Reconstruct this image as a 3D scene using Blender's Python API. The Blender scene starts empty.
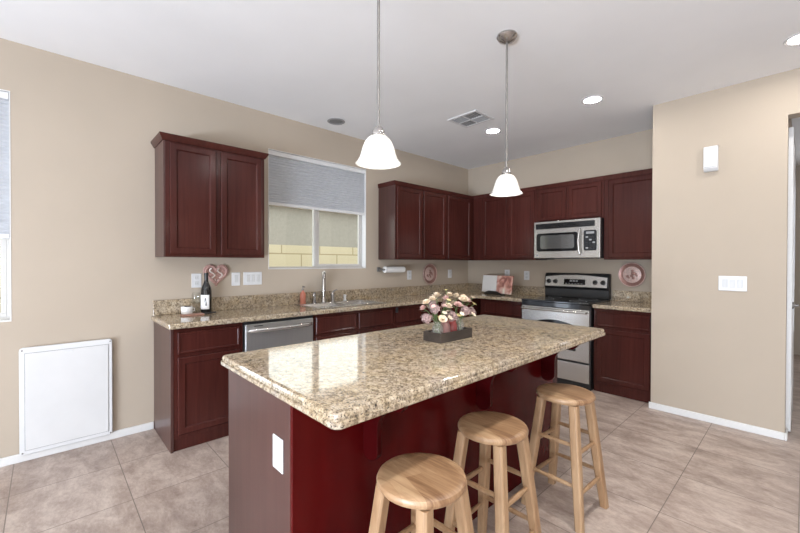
import bpy, bmesh, math, random
from mathutils import Vector, Matrix
random.seed(7)
PI = math.pi
SC = bpy.context.scene
COL = SC.collection

# ------------------------------------------------------------------ camera
cam_d = bpy.data.cameras.new('camera'); cam = bpy.data.objects.new('camera', cam_d); COL.objects.link(cam)
F_PX = 379.57
cam_d.sensor_fit = 'HORIZONTAL'; cam_d.sensor_width = 36.0; cam_d.lens = F_PX * 36.0 / 800.0
cam_d.clip_start = 0.05; cam_d.clip_end = 200
_y, _t, _r = math.radians(46.9107), math.radians(-0.4867), math.radians(0.133)
_fw = Vector((-math.sin(_y), math.cos(_y), 0)); _rt = Vector((math.cos(_y), math.sin(_y), 0)); _up = Vector((0, 0, 1))
_f2 = _fw * math.cos(_t) + _up * math.sin(_t); _u2 = _up * math.cos(_t) - _fw * math.sin(_t)
_rr = _rt * math.cos(_r) + _u2 * math.sin(_r); _uu = _u2 * math.cos(_r) - _rt * math.sin(_r)
cam.matrix_world = Matrix(((_rr.x, _uu.x, -_f2.x, 3.5594), (_rr.y, _uu.y, -_f2.y, -4.7655), (_rr.z, _uu.z, -_f2.z, 1.3275), (0, 0, 0, 1)))
SC.camera = cam

# ------------------------------------------------------------------ sky, daylight, exposure
SKY = 3.2
w = bpy.data.worlds.new('sky'); SC.world = w; w.use_nodes = True
bgn = w.node_tree.nodes['Background']; bgn.inputs['Color'].default_value = (1.0, 0.985, 0.96, 1); bgn.inputs['Strength'].default_value = SKY
SC.view_settings.view_transform = 'Standard'; SC.view_settings.look = 'None'
SC.view_settings.exposure = -0.33; SC.view_settings.gamma = 1.0
try: SC.cycles.transparent_max_bounces = 24
except Exception: pass
try: SC.view_settings.use_curve_mapping = False
except Exception: pass

def area_light(name, loc, direction, sx, sy, power, color=(1, 1, 1), spread=180):
    d = bpy.data.lights.new(name, 'AREA'); d.shape = 'RECTANGLE'; d.size = sx; d.size_y = sy; d.energy = power; d.color = color
    d.spread = math.radians(spread)
    o = bpy.data.objects.new(name, d); COL.objects.link(o); o.location = loc
    o.rotation_euler = Vector(direction).to_track_quat('-Z', 'Y').to_euler()
    return o
# nook window and hall lights, plus fills added at unseen openings for ambient
DAY = (0.90, 0.99, 1.13)
area_light('patio_door_fill', (3.9, -9.25, 1.25), (0, 1, 0.12), 3.6, 2.3, 48, DAY)  # fill added at the unseen rear door for even ambient light
area_light('ceiling_fill', (3.9, -9.1, 0.25), (0, 1, 0.85), 3.4, 0.4, 490, (0.85, 0.99, 1.19))  # upward fill added behind the camera to brighten the ceiling
area_light('side_window_fill', (6.86, -6.0, 1.5), (-1, 0.0, 0.05), 2.2, 1.3, 12, DAY)  # weak fill added at an unseen side window
area_light('nook_window_daylight', (-0.35, -5.5, 1.25), (1, 0, 0), 1.1, 0.6, 16, DAY)
area_light('hall_area_light', (4.6, 3.1, 1.4), (0, -1, 0), 1.2, 2.0, 26, DAY)  # area light inside the hall, in front of its closed end wall

# ------------------------------------------------------------------ materials
def newmat(name):
    m = bpy.data.materials.new(name); m.use_nodes = True
    nt = m.node_tree
    return m, nt, nt.nodes['Principled BSDF']
def nd(nt, t, **kw):
    n = nt.nodes.new(t)
    for k, v in kw.items():
        if k in n.inputs: n.inputs[k].default_value = v
        else: setattr(n, k, v)
    return n
def lk(nt, a, ao, b, bi): nt.links.new(a.outputs[ao], b.inputs[bi])
def setp(p, **kw):
    for k, v in kw.items(): p.inputs[k.replace('_', ' ')].default_value = v
def c4(c): return (c[0], c[1], c[2], 1)
def ramp(nt, stops):
    r = nt.nodes.new('ShaderNodeValToRGB'); el = r.color_ramp.elements
    while len(el) < len(stops): el.new(0.5)
    for e, (p, c) in zip(el, stops): e.position = p; e.color = c4(c)
    return r
def coords(nt, scale=(1, 1, 1), rot=(0, 0, 0), kind='Object'):
    tc = nt.nodes.new('ShaderNodeTexCoord'); mp = nt.nodes.new('ShaderNodeMapping')
    mp.inputs['Scale'].default_value = scale; mp.inputs['Rotation'].default_value = rot
    lk(nt, tc, kind, mp, 'Vector'); return mp
def flat(name, col, rough=0.5, metal=0.0, noise=0.06, nscale=40, **kw):
    m, nt, p = newmat(name)
    mp = coords(nt); n = nd(nt, 'ShaderNodeTexNoise', Scale=nscale, Detail=3.0); lk(nt, mp, 'Vector', n, 'Vector')
    lo = [max(0, c * (1 - noise)) for c in col]; hi = [min(1, c * (1 + noise)) for c in col]
    r = ramp(nt, [(0.3, lo), (0.7, hi)]); lk(nt, n, 'Fac', r, 'Fac'); lk(nt, r, 'Color', p, 'Base Color')
    setp(p, Roughness=rough, Metallic=metal)
    for k, v in kw.items(): p.inputs[k.replace('_', ' ')].default_value = v
    return m
def bump(nt, p, tex, out, strength, dist=0.002):
    b = nd(nt, 'ShaderNodeBump', Strength=strength, Distance=dist); lk(nt, tex, out, b, 'Height'); lk(nt, b, 'Normal', p, 'Normal')

def wall_mat(name, col, b=0.25, scale=120):
    m, nt, p = newmat(name); mp = coords(nt)
    n = nd(nt, 'ShaderNodeTexNoise', Scale=scale, Detail=2.0); lk(nt, mp, 'Vector', n, 'Vector')
    n2 = nd(nt, 'ShaderNodeTexNoise', Scale=1.3, Detail=3.0); lk(nt, mp, 'Vector', n2, 'Vector')
    r = ramp(nt, [(0.3, [c * 0.97 for c in col]), (0.7, [min(1, c * 1.03) for c in col])]); lk(nt, n2, 'Fac', r, 'Fac'); lk(nt, r, 'Color', p, 'Base Color')
    setp(p, Roughness=0.85); p.inputs['Specular IOR Level'].default_value = 0.25
    bump(nt, p, n, 'Fac', b, 0.0015); return m

def wood_mat(name, dark, light, rough, grain=(40, 40, 2.2), coat=0.0, spec=0.5, amt=1.0):
    m, nt, p = newmat(name); mp = coords(nt, grain)
    n = nd(nt, 'ShaderNodeTexNoise', Scale=1.0, Detail=6.0, Roughness=0.6, Distortion=0.6); lk(nt, mp, 'Vector', n, 'Vector')
    mp2 = coords(nt, (2.5, 2.5, 1.0)); n2 = nd(nt, 'ShaderNodeTexNoise', Scale=1.0, Detail=2.0); lk(nt, mp2, 'Vector', n2, 'Vector')
    mx = nd(nt, 'ShaderNodeMath', operation='ADD'); mul = nd(nt, 'ShaderNodeMath', operation='MULTIPLY'); mul.inputs[1].default_value = 0.5
    lk(nt, n2, 'Fac', mul, 0); mul2 = nd(nt, 'ShaderNodeMath', operation='MULTIPLY'); mul2.inputs[1].default_value = 0.5
    lk(nt, n, 'Fac', mul2, 0); lk(nt, mul, 0, mx, 0); lk(nt, mul2, 0, mx, 1)
    r = ramp(nt, [(0.35, dark), (0.65, light)]); lk(nt, mx, 0, r, 'Fac'); lk(nt, r, 'Color', p, 'Base Color')
    setp(p, Roughness=rough); p.inputs['Coat Weight'].default_value = coat; p.inputs['Coat Roughness'].default_value = 0.18
    p.inputs['Specular IOR Level'].default_value = spec
    return m

def granite_mat(name):
    m, nt, p = newmat(name); mp = coords(nt)
    n1 = nd(nt, 'ShaderNodeTexNoise', Scale=52.0, Detail=7.0, Roughness=0.80); lk(nt, mp, 'Vector', n1, 'Vector')
    r1 = ramp(nt, [(0.33, (0.075, 0.058, 0.042)), (0.43, (0.25, 0.195, 0.130)), (0.50, (0.45, 0.365, 0.26)), (0.59, (0.59, 0.50, 0.385)), (0.71, (0.70, 0.64, 0.54))])
    lk(nt, n1, 'Fac', r1, 'Fac')
    n2 = nd(nt, 'ShaderNodeTexNoise', Scale=150.0, Detail=4.0, Roughness=0.7); lk(nt, mp, 'Vector', n2, 'Vector')
    r2 = ramp(nt, [(0.40, (1, 1, 1)), (0.45, (0, 0, 0))]); lk(nt, n2, 'Fac', r2, 'Fac')
    mix = nd(nt, 'ShaderNodeMix', data_type='RGBA'); lk(nt, r2, 'Color', mix, 'Factor')
    lk(nt, r1, 'Color', mix, 6); mix.inputs[7].default_value = (0.06, 0.05, 0.042, 1)
    n3 = nd(nt, 'ShaderNodeTexNoise', Scale=7.0, Detail=4.0, Roughness=0.6); lk(nt, mp, 'Vector', n3, 'Vector')
    r3 = ramp(nt, [(0.35, (0.86, 0.85, 0.86)), (0.5, (1.0, 0.98, 0.94)), (0.65, (1.0, 0.94, 0.82))]); lk(nt, n3, 'Fac', r3, 'Fac')
    mul = nd(nt, 'ShaderNodeMix', data_type='RGBA', blend_type='MULTIPLY'); mul.inputs['Factor'].default_value = 1.0
    lk(nt, mix, 2, mul, 6); lk(nt, r3, 'Color', mul, 7); lk(nt, mul, 2, p, 'Base Color')
    setp(p, Roughness=0.06); p.inputs['IOR'].default_value = 1.78
    return m

def tile_mat(name):
    m, nt, p = newmat(name)
    tc = nt.nodes.new('ShaderNodeTexCoord')
    mp = nt.nodes.new('ShaderNodeMapping'); mp.inputs['Location'].default_value = (-0.485, 1.86, 0); lk(nt, tc, 'Object', mp, 'Vector')
    br = nd(nt, 'ShaderNodeTexBrick', Scale=1.0); br.offset = 0.0; br.squash = 1.0
    br.inputs['Brick Width'].default_value = 0.51; br.inputs['Row Height'].default_value = 0.51; br.inputs['Mortar Size'].default_value = 0.0024
    br.inputs['Mortar Smooth'].default_value = 0.1
    br.inputs['Color1'].default_value = (0.42, 0.42, 0.42, 1); br.inputs['Color2'].default_value = (0.58, 0.58, 0.58, 1); br.inputs['Mortar'].default_value = (0, 0, 0, 1)
    lk(nt, mp, 'Vector', br, 'Vector')
    mp2 = coords(nt, (1.0, 1.9, 1.0), (0, 0, 0.12))
    n = nd(nt, 'ShaderNodeTexNoise', Scale=4.2, Detail=10.0, Roughness=0.72, Distortion=0.35); lk(nt, mp2, 'Vector', n, 'Vector')
    n2 = nd(nt, 'ShaderNodeTexNoise', Scale=38.0, Detail=5.0, Roughness=0.7); lk(nt, mp2, 'Vector', n2, 'Vector')
    a = nd(nt, 'ShaderNodeMath', operation='MULTIPLY_ADD'); a.inputs[1].default_value = 0.30; lk(nt, n2, 'Fac', a, 0); lk(nt, n, 'Fac', a, 2)
    bb = nd(nt, 'ShaderNodeMath', operation='MULTIPLY_ADD'); bb.inputs[1].default_value = 0.35; lk(nt, br, 'Color', bb, 0); lk(nt, a, 0, bb, 2)
    r = ramp(nt, [(0.54, (0.165, 0.12, 0.095)), (0.68, (0.315, 0.24, 0.20)), (0.82, (0.43, 0.34, 0.29)), (0.98, (0.58, 0.485, 0.42))])
    lk(nt, bb, 0, r, 'Fac')
    mix = nd(nt, 'ShaderNodeMix', data_type='RGBA'); lk(nt, br, 'Fac', mix, 'Factor'); lk(nt, r, 'Color', mix, 6); mix.inputs[7].default_value = (0.20, 0.16, 0.135, 1)
    lk(nt, mix, 2, p, 'Base Color'); setp(p, Roughness=0.38); p.inputs['Specular IOR Level'].default_value = 0.4
    inv = nd(nt, 'ShaderNodeMath', operation='SUBTRACT'); inv.inputs[0].default_value = 1.0; lk(nt, br, 'Fac', inv, 1)
    bump(nt, p, inv, 0, 0.5, 0.002); return m

def steel_mat(name, col=(0.62, 0.60, 0.57), rough=0.28, stretch=(1, 1, 120)):
    m, nt, p = newmat(name); mp = coords(nt, stretch)
    n = nd(nt, 'ShaderNodeTexNoise', Scale=3.0, Detail=3.0); lk(nt, mp, 'Vector', n, 'Vector')
    r = ramp(nt, [(0.3, [c * 0.97 for c in col]), (0.7, [min(1, c * 1.03) for c in col])]); lk(nt, n, 'Fac', r, 'Fac'); lk(nt, r, 'Color', p, 'Base Color')
    setp(p, Roughness=rough, Metallic=0.82); return m

def glass_mat(name, tint=(1, 1, 1), ior=1.45, rough=0.0):
    m, nt, p = newmat(name)
    t = nd(nt, 'ShaderNodeBsdfTransparent'); t.inputs['Color'].default_value = c4(tint)
    g = nd(nt, 'ShaderNodeBsdfGlossy', Roughness=0.02 + rough); lw = nd(nt, 'ShaderNodeLayerWeight', Blend=0.5); pw = nd(nt, 'ShaderNodeMath', operation='POWER'); pw.inputs[1].default_value = 4.0
    fr = nd(nt, 'ShaderNodeMath', operation='MULTIPLY_ADD'); fr.inputs[1].default_value = 0.7; fr.inputs[2].default_value = ((ior - 1) / (ior + 1)) ** 2; mx = nt.nodes.new('ShaderNodeMixShader')
    lk(nt, lw, 'Facing', pw, 0); lk(nt, pw, 0, fr, 0); lk(nt, fr, 0, mx, 'Fac'); lk(nt, t, 0, mx, 1); lk(nt, g, 0, mx, 2)
    lk(nt, mx, 0, nt.nodes['Material Output'], 'Surface'); return m

def emit_mat(name, col, strength):
    m, nt, p = newmat(name); setp(p, Base_Color=c4(col)); p.inputs['Emission Color'].default_value = c4(col); p.inputs['Emission Strength'].default_value = strength
    return m

def translucent_mat(name, col, frac=0.5, rough=0.6, stripes=None):
    m, nt, p = newmat(name); setp(p, Base_Color=c4(col), Roughness=rough)
    t = nd(nt, 'ShaderNodeBsdfTranslucent'); t.inputs['Color'].default_value = c4(col); mx = nd(nt, 'ShaderNodeMixShader'); mx.inputs['Fac'].default_value = frac
    mp = coords(nt); n = nd(nt, 'ShaderNodeTexNoise', Scale=18.0, Detail=4.0, Distortion=1.5); lk(nt, mp, 'Vector', n, 'Vector')
    r = ramp(nt, [(0.35, [c * 0.93 for c in col]), (0.65, col)]); lk(nt, n, 'Fac', r, 'Fac'); lk(nt, r, 'Color', p, 'Base Color'); lk(nt, r, 'Color', t, 'Color')
    lk(nt, p, 0, mx, 1); lk(nt, t, 0, mx, 2); lk(nt, mx, 0, nt.nodes['Material Output'], 'Surface'); return m

TAN = (0.475, 0.40, 0.318)
M = {}
M['wall'] = wall_mat('tan_wall_paint', TAN)
M['ceiling'] = wall_mat('ceiling_paint', (0.87, 0.87, 0.87), 0.3, 90)
M['trim'] = flat('white_trim_paint', (0.72, 0.71, 0.69), 0.4, noise=0.02)
M['floor'] = tile_mat('beige_floor_tile')
M['cherry'] = wood_mat('dark_cherry_wood', (0.040, 0.0105, 0.0082), (0.074, 0.0195, 0.015), 0.19, (38, 38, 2.0), spec=0.24)
M['cherry_side'] = wood_mat('dark_cherry_side', (0.045, 0.019, 0.0155), (0.085, 0.037, 0.031), 0.30, (30, 9, 1.0), spec=0.5)
M['cherry_red_shaded'] = wood_mat('red_cherry_shaded', (0.026, 0.0012, 0.0016), (0.048, 0.0022, 0.0026), 0.25, (6, 6, 1.1), spec=0.13)  # shaded copy of the red cherry, keeps the lit bracket faces dark
M['cherry_red'] = wood_mat('red_cherry_panel', (0.040, 0.0016, 0.0022), (0.085, 0.0035, 0.0038), 0.25, (6, 6, 1.1), spec=0.13)
M['gap'] = flat('dark_toe_kick_wood', (0.030, 0.008, 0.007), 0.6)  # one darker brown, used on the island's toe kick
M['granite'] = granite_mat('speckled_granite')
M['steel'] = steel_mat('brushed_stainless', (0.54, 0.525, 0.50), 0.27, stretch=(1, 1, 150))
M['steel_v'] = steel_mat('brushed_stainless_vertical', (0.56, 0.55, 0.535), stretch=(60, 60, 1), rough=0.36)
M['chrome'] = steel_mat('polished_nickel', (0.40, 0.375, 0.355), 0.16, (5, 5, 5))
M['nickel'] = steel_mat('satin_nickel', (0.27, 0.255, 0.24), 0.55, (5, 5, 5))
M['black'] = flat('black_glass', (0.010, 0.010, 0.011), 0.08)
M['blackp'] = flat('black_plastic', (0.016, 0.016, 0.017), 0.35)
M['grey'] = flat('grey_plastic', (0.30, 0.30, 0.30), 0.4)
M['white'] = flat('white_plastic', (0.70, 0.70, 0.70), 0.35, noise=0.015)
M['vinyl'] = flat('white_vinyl', (0.54, 0.52, 0.49), 0.4, noise=0.015)
M['device'] = flat('white_device_plastic', (0.62, 0.62, 0.61), 0.4, noise=0.015)
M['panelw'] = flat('white_panel_paint', (0.68, 0.675, 0.665), 0.45, noise=0.03, nscale=5)
M['glass'] = glass_mat('window_glass', (0.97, 1.0, 0.985))
M['cglass'] = glass_mat('clear_jar_glass', (0.97, 0.975, 0.97), 1.35)
def frosted(name, col, frac):
    m = glass_mat(name, col, 1.4); nt = m.node_tree; out = nt.nodes['Material Output']; prev = out.inputs['Surface'].links[0].from_node
    df = nd(nt, 'ShaderNodeBsdfDiffuse'); df.inputs['Color'].default_value = (min(1, col[0] * 0.9), min(1, col[1] * 0.9), min(1, col[2] * 0.9), 1)
    mx = nd(nt, 'ShaderNodeMixShader'); mx.inputs['Fac'].default_value = frac
    lk(nt, prev, 0, mx, 1); lk(nt, df, 0, mx, 2); lk(nt, mx, 0, out, 'Surface'); return m
M['jglass'] = frosted('etched_jar_glass', (0.93, 0.93, 0.90), 0.14)
M['pglass'] = frosted('pink_jar_glass', (0.80, 0.52, 0.50), 0.45)
M['rglass'] = flat('dusky_rose_jar', (0.33, 0.075, 0.075), 0.15, noise=0.1)
M['shade'] = translucent_mat('blue_grey_shade_fabric', (0.60, 0.615, 0.645), 0.30)
M['alabaster'] = translucent_mat('alabaster_glass', (0.90, 0.885, 0.85), 0.30, 0.25)
M['oak'] = None
M['bulb'] = emit_mat('lit_bulb', (1.0, 0.96, 0.90), 8.0)
M['lens'] = emit_mat('lit_downlight_lens', (1.0, 0.98, 0.95), 200.0)
M['lens_off'] = flat('unlit_downlight_lens', (0.22, 0.22, 0.22), 0.5)

def oak_mat():
    m, nt, p = newmat('natural_oak')
    tc = nt.nodes.new('ShaderNodeTexCoord')
    mp = nt.nodes.new('ShaderNodeMapping'); mp.inputs['Rotation'].default_value = (0, 0, 0.35); lk(nt, tc, 'Object', mp, 'Vector')
    br = nd(nt, 'ShaderNodeTexBrick', Scale=1.0); br.offset = 0.3
    br.inputs['Brick Width'].default_value = 3.0; br.inputs['Row Height'].default_value = 0.058; br.inputs['Mortar Size'].default_value = 0.0
    br.inputs['Color1'].default_value = (0.20, 0.20, 0.20, 1); br.inputs['Color2'].default_value = (0.80, 0.80, 0.80, 1); lk(nt, mp, 'Vector', br, 'Vector')
    mp2 = nt.nodes.new('ShaderNodeMapping'); mp2.inputs['Rotation'].default_value = (0, 0, 0.35); mp2.inputs['Scale'].default_value = (4, 42, 5); lk(nt, tc, 'Object', mp2, 'Vector')
    n = nd(nt, 'ShaderNodeTexNoise', Scale=1.0, Detail=5.0, Roughness=0.6, Distortion=1.2); lk(nt, mp2, 'Vector', n, 'Vector')
    a = nd(nt, 'ShaderNodeMath', operation='MULTIPLY_ADD'); a.inputs[1].default_value = 0.45; lk(nt, br, 'Color', a, 0); lk(nt, n, 'Fac', a, 2)
    r = ramp(nt, [(0.45, (0.19, 0.095, 0.046)), (0.70, (0.35, 0.205, 0.108)), (0.97, (0.50, 0.33, 0.19))]); lk(nt, a, 0, r, 'Fac'); lk(nt, r, 'Color', p, 'Base Color')
    setp(p, Roughness=0.36); return m
M['oak'] = oak_mat()
M['oakleg'] = wood_mat('natural_oak_turning', (0.28, 0.155, 0.076), (0.48, 0.315, 0.18), 0.4, (45, 45, 4.0))
M['copper'] = flat('rosy_copper', (0.33, 0.18, 0.15), 0.35, 0.4, 0.15, 60)
M['copper_light'] = flat('pale_rose_relief', (0.62, 0.45, 0.40), 0.4, 0.2, 0.25, 70)
M['rose'] = flat('rose_wicker', (0.50, 0.30, 0.26), 0.6, 0, 0.3, 90)
M['ribbon'] = flat('pale_ribbon', (0.78, 0.68, 0.62), 0.5)
M['bottle'] = flat('dark_bottle_glass', (0.012, 0.012, 0.012), 0.06)
M['paper'] = flat('white_paper', (0.83, 0.82, 0.80), 0.7, noise=0.02)
M['salmon'] = flat('salmon_soap', (0.50, 0.17, 0.11), 0.3)
M['greywood'] = wood_mat('weathered_grey_wood', (0.026, 0.019, 0.015), (0.070, 0.054, 0.044), 0.7, (30, 4, 30))
M['cream'] = flat('cream_petal', (0.82, 0.68, 0.52), 0.6, 0, 0.12, 60)
M['blush'] = flat('blush_petal', (0.66, 0.42, 0.38), 0.6, 0, 0.15, 60)
M['mauve'] = flat('mauve_petal', (0.37, 0.25, 0.235), 0.6, 0, 0.55, 110)
M['yellow'] = flat('yellow_petal', (0.78, 0.66, 0.30), 0.6, 0, 0.12, 60)
M['leaf'] = flat('green_leaf', (0.10, 0.17, 0.045), 0.5, 0, 0.3, 60)
M['stem'] = flat('green_stem', (0.12, 0.20, 0.07), 0.6)
M['ceramic'] = flat('white_ceramic', (0.84, 0.82, 0.79), 0.2)

# ------------------------------------------------------------------ mesh helpers
class MB:
    def __init__(s): s.bm = bmesh.new()
    def box(s, x0, y0, z0, x1, y1, z1, mi=0):
        x0, x1 = sorted((x0, x1)); y0, y1 = sorted((y0, y1)); z0, z1 = sorted((z0, z1))
        v = [s.bm.verts.new(p) for p in ((x0, y0, z0), (x1, y0, z0), (x1, y1, z0), (x0, y1, z0), (x0, y0, z1), (x1, y0, z1), (x1, y1, z1), (x0, y1, z1))]
        for f in ((3, 2, 1, 0), (4, 5, 6, 7), (0, 1, 5, 4), (1, 2, 6, 5), (2, 3, 7, 6), (3, 0, 4, 7)):
            fc = s.bm.faces.new([v[i] for i in f]); fc.material_index = mi
        return s
    def rings(s, rings, cap0=True, cap1=True, closed=False, mi=0):
        vs = [[s.bm.verts.new(p) for p in r] for r in rings]; n = len(vs[0])
        pairs = list(zip(vs[:-1], vs[1:])) + ([(vs[-1], vs[0])] if closed else [])
        for a, b in pairs:
            for i in range(n):
                j = (i + 1) % n
                try: s.bm.faces.new((a[i], a[j], b[j], b[i])).material_index = mi
                except ValueError: pass
        if cap0 and not closed: s.bm.faces.new(list(reversed(vs[0]))).material_index = mi
        if cap1 and not closed: s.bm.faces.new(vs[-1]).material_index = mi
        return s
    def tube(s, pts, r, seg=12, closed=False, mi=0, cap=True):
        pts = [Vector(p) for p in pts]; n = len(pts)
        rad = r if isinstance(r, (list, tuple)) else [r] * n
        rings = []; prev = None
        for i, p in enumerate(pts):
            if closed: t = pts[(i + 1) % n] - pts[i - 1]
            else: t = (pts[min(i + 1, n - 1)] - pts[max(i - 1, 0)])
            t.normalize()
            if prev is None:
                u = t.orthogonal().normalized()
            else:
                u = (prev - t * prev.dot(t)).normalized()
            prev = u; v = t.cross(u)
            rings.append([p + (u * math.cos(2 * PI * k / seg) + v * math.sin(2 * PI * k / seg)) * rad[i] for k in range(seg)])
        return s.rings(rings, cap, cap, closed, mi)
    def cyl(s, p0, p1, r0, r1=None, seg=20, mi=0): return s.tube([p0, p1], [r0, r0 if r1 is None else r1], seg, mi=mi)
    def lathe(s, prof, c=(0, 0, 0), seg=32, axis='z', cap0=True, cap1=True, closed=False, mi=0):
        def P(r, h, a):
            x, y = r * math.cos(a), r * math.sin(a)
            if axis == 'z': q = (x, y, h)
            elif axis == 'x': q = (h, x, y)
            else: q = (y, h, x)
            return (c[0] + q[0], c[1] + q[1], c[2] + q[2])
        return s.rings([[P(max(r, 1e-5), h, 2 * PI * k / seg) for k in range(seg)] for r, h in prof], cap0, cap1, closed, mi)
    def prism(s, poly, axis, a, b, mi=0):
        def P(u, v, d): return {'x': (d, u, v), 'y': (u, d, v), 'z': (u, v, d)}[axis]
        return s.rings([[P(u, v, a) for u, v in poly], [P(u, v, b) for u, v in poly]], mi=mi)
    def ball(s, c, r, sub=2, sc=(1, 1, 1), mi=0):
        g = bmesh.ops.create_icosphere(s.bm, subdivisions=sub, radius=1.0)
        for v in g['verts']:
            v.co = Vector((c[0] + v.co.x * r * sc[0], c[1] + v.co.y * r * sc[1], c[2] + v.co.z * r * sc[2]))
            for f in v.link_faces: f.material_index = mi
        return s
    def face(s, pts, mi=0):
        f = s.bm.faces.new([s.bm.verts.new(p) for p in pts]); f.material_index = mi; return s
    def xf(s, m):
        bmesh.ops.transform(s.bm, matrix=m, verts=s.bm.verts); return s

def wloc(o):
    v = Vector((0, 0, 0))
    while o: v += Vector(o.location); o = o.parent
    return v
def part(name, mb, mat, parent=None, bevel=0.0, local=False, smooth=True, seg=2, sharp=35):
    bm = mb.bm
    bmesh.ops.recalc_face_normals(bm, faces=bm.faces)
    if parent and not local:
        off = wloc(parent); bmesh.ops.translate(bm, vec=-off, verts=bm.verts)
    if smooth:
        for f in bm.faces: f.smooth = True
        for e in bm.edges:
            if len(e.link_faces) == 2 and e.calc_face_angle(0) > math.radians(sharp): e.smooth = False
    me = bpy.data.meshes.new(name); bm.to_mesh(me); bm.free()
    for m in (mat if isinstance(mat, (list, tuple)) else [mat]): me.materials.append(m)
    o = bpy.data.objects.new(name, me); COL.objects.link(o)
    if parent: o.parent = parent
    if bevel:
        b = o.modifiers.new('bevel', 'BEVEL'); b.width = bevel; b.segments = seg; b.limit_method = 'ANGLE'; b.angle_limit = math.radians(40); b.harden_normals = True
    return o
def tag(o, label, cat, group=None):
    o['label'] = label; o['category'] = cat
    if group: o['group'] = group
    return o
def thing(name, loc, label, cat, group=None):
    o = bpy.data.objects.new(name, None); COL.objects.link(o); o.location = loc; o.empty_display_size = 0.1
    return tag(o, label, cat, group)
def struct(name, mb, mat, parent=None, bevel=0.0):
    o = part(name, mb, mat, parent, bevel)
    if parent is None: o['kind'] = 'structure'
    return o
def copy_thing(src, loc, label, group=None):
    r = src.copy(); COL.objects.link(r); r.location = loc; r['label'] = label
    if group: r['group'] = group
    for ch in src.children:
        c = ch.copy(); COL.objects.link(c); c.parent = r
        for g in ch.children:
            d = g.copy(); COL.objects.link(d); d.parent = c
    return r
def grid_solid(xs, ys, zs, hole):
    """solid made of grid cells; hole(i,j,k) True = empty; only outer faces are made"""
    mb = MB(); bm = mb.bm; cache = {}
    def V(i, j, k):
        if (i, j, k) not in cache: cache[(i, j, k)] = bm.verts.new((xs[i], ys[j], zs[k]))
        return cache[(i, j, k)]
    nx, ny, nz = len(xs) - 1, len(ys) - 1, len(zs) - 1
    def full(i, j, k): return 0 <= i < nx and 0 <= j < ny and 0 <= k < nz and not hole(i, j, k)
    for i in range(nx):
        for j in range(ny):
            for k in range(nz):
                if not full(i, j, k): continue
                c = lambda a, b, d: V(i + a, j + b, k + d)
                if not full(i - 1, j, k): bm.faces.new((c(0, 0, 0), c(0, 0, 1), c(0, 1, 1), c(0, 1, 0)))
                if not full(i + 1, j, k): bm.faces.new((c(1, 0, 0), c(1, 1, 0), c(1, 1, 1), c(1, 0, 1)))
                if not full(i, j - 1, k): bm.faces.new((c(0, 0, 0), c(1, 0, 0), c(1, 0, 1), c(0, 0, 1)))
                if not full(i, j + 1, k): bm.faces.new((c(0, 1, 0), c(0, 1, 1), c(1, 1, 1), c(1, 1, 0)))
                if not full(i, j, k - 1): bm.faces.new((c(0, 0, 0), c(0, 1, 0), c(1, 1, 0), c(1, 0, 0)))
                if not full(i, j, k + 1): bm.faces.new((c(0, 0, 1), c(1, 0, 1), c(1, 1, 1), c(0, 1, 1)))
    return mb

# ------------------------------------------------------------------ room shell
H = 2.775
WT = 0.15
W1 = (-3.185, -1.99, 1.267, 2.435)      # kitchen window: y0 y1 z0 z1
W2 = (-6.10, -4.927, 0.94, 2.446)       # dining nook window
XR, YR, XE, HD = 2.5936, -0.698, 3.461, 2.446
XM, YM = 6.6, -9.0                      # far extents of the room

struct('floor', MB().box(-WT, YM - WT, -0.1, XM + WT, 3.4, 0), M['floor'])
struct('ceiling', MB().box(-WT, YM - WT, H, XM + WT, 3.4, H + 0.1), M['ceiling'])
ys = [YM, W2[0], W2[1], W1[0], W1[1], 0.0]; zs = [0, W2[2], W1[2], W1[3], W2[3], H]
struct('wall_left', grid_solid([-WT, 0], ys, zs, lambda i, j, k: (j == 3 and k == 2) or (j == 1 and k in (1, 2, 3))), M['wall'])
struct('wall_back', MB().box(-WT, 0, 0, XR, WT, H), M['wall'])
# pantry walls and the wall with the hall opening: one continuous drywall body
struct('wall_pantry', grid_solid([XR, XE, XE + 1.02, XM], [YR, YR + 0.13], [0, HD, H], lambda i, j, k: i == 1 and k == 0), M['wall'])
struct('wall_pantry_side', MB().box(XR, YR + 0.13, 0, XR + 0.12, WT, H), M['wall'])
struct('wall_hall_left', grid_solid([XE - 0.13, XE - 0.01], [YR + 0.13, 0.16, 1.02, 3.3], [0, 2.44, H], lambda i, j, k: False), M['wall'])
struct('wall_hall_right', MB().box(XE + 1.6, YR + 0.13, 0, XE + 1.72, 3.3, H), M['wall'])
struct('wall_hall_end', MB().box(XE - 0.13, 3.3, 0, XM, 3.42, H), M['wall'])
struct('wall_right', grid_solid([XM, XM + WT], [YM, -7.2, -4.8, YR + 0.13], [0, 0.75, 2.25, H], lambda i, j, k: j == 1 and k == 1), M['wall'])
struct('wall_rear', grid_solid([-WT, 2.1, 5.7, XM + WT], [YM - WT, YM], [0, 2.44, H], lambda i, j, k: i == 1 and k == 0), M['wall'])

BB = 0.058
def base(name, x0, y0, x1, y1): struct(name, MB().box(x0, y0, 0, x1, y1, BB), M['trim'], bevel=0.005)
base('baseboard_left', 0, YM, 0.014, -4.135)
base('baseboard_pantry', XR - 0.014, YR - 0.014, XE + 0.0, YR)
base('baseboard_pantry_return', XE, YR - 0.014, XE + 0.014, YR + 0.13)
base('baseboard_hall', XE - 0.01, YR + 0.13, XE + 0.004, 0.14)
base('baseboard_right', XE + 1.02, YR - 0.014, XM, YR)

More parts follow.
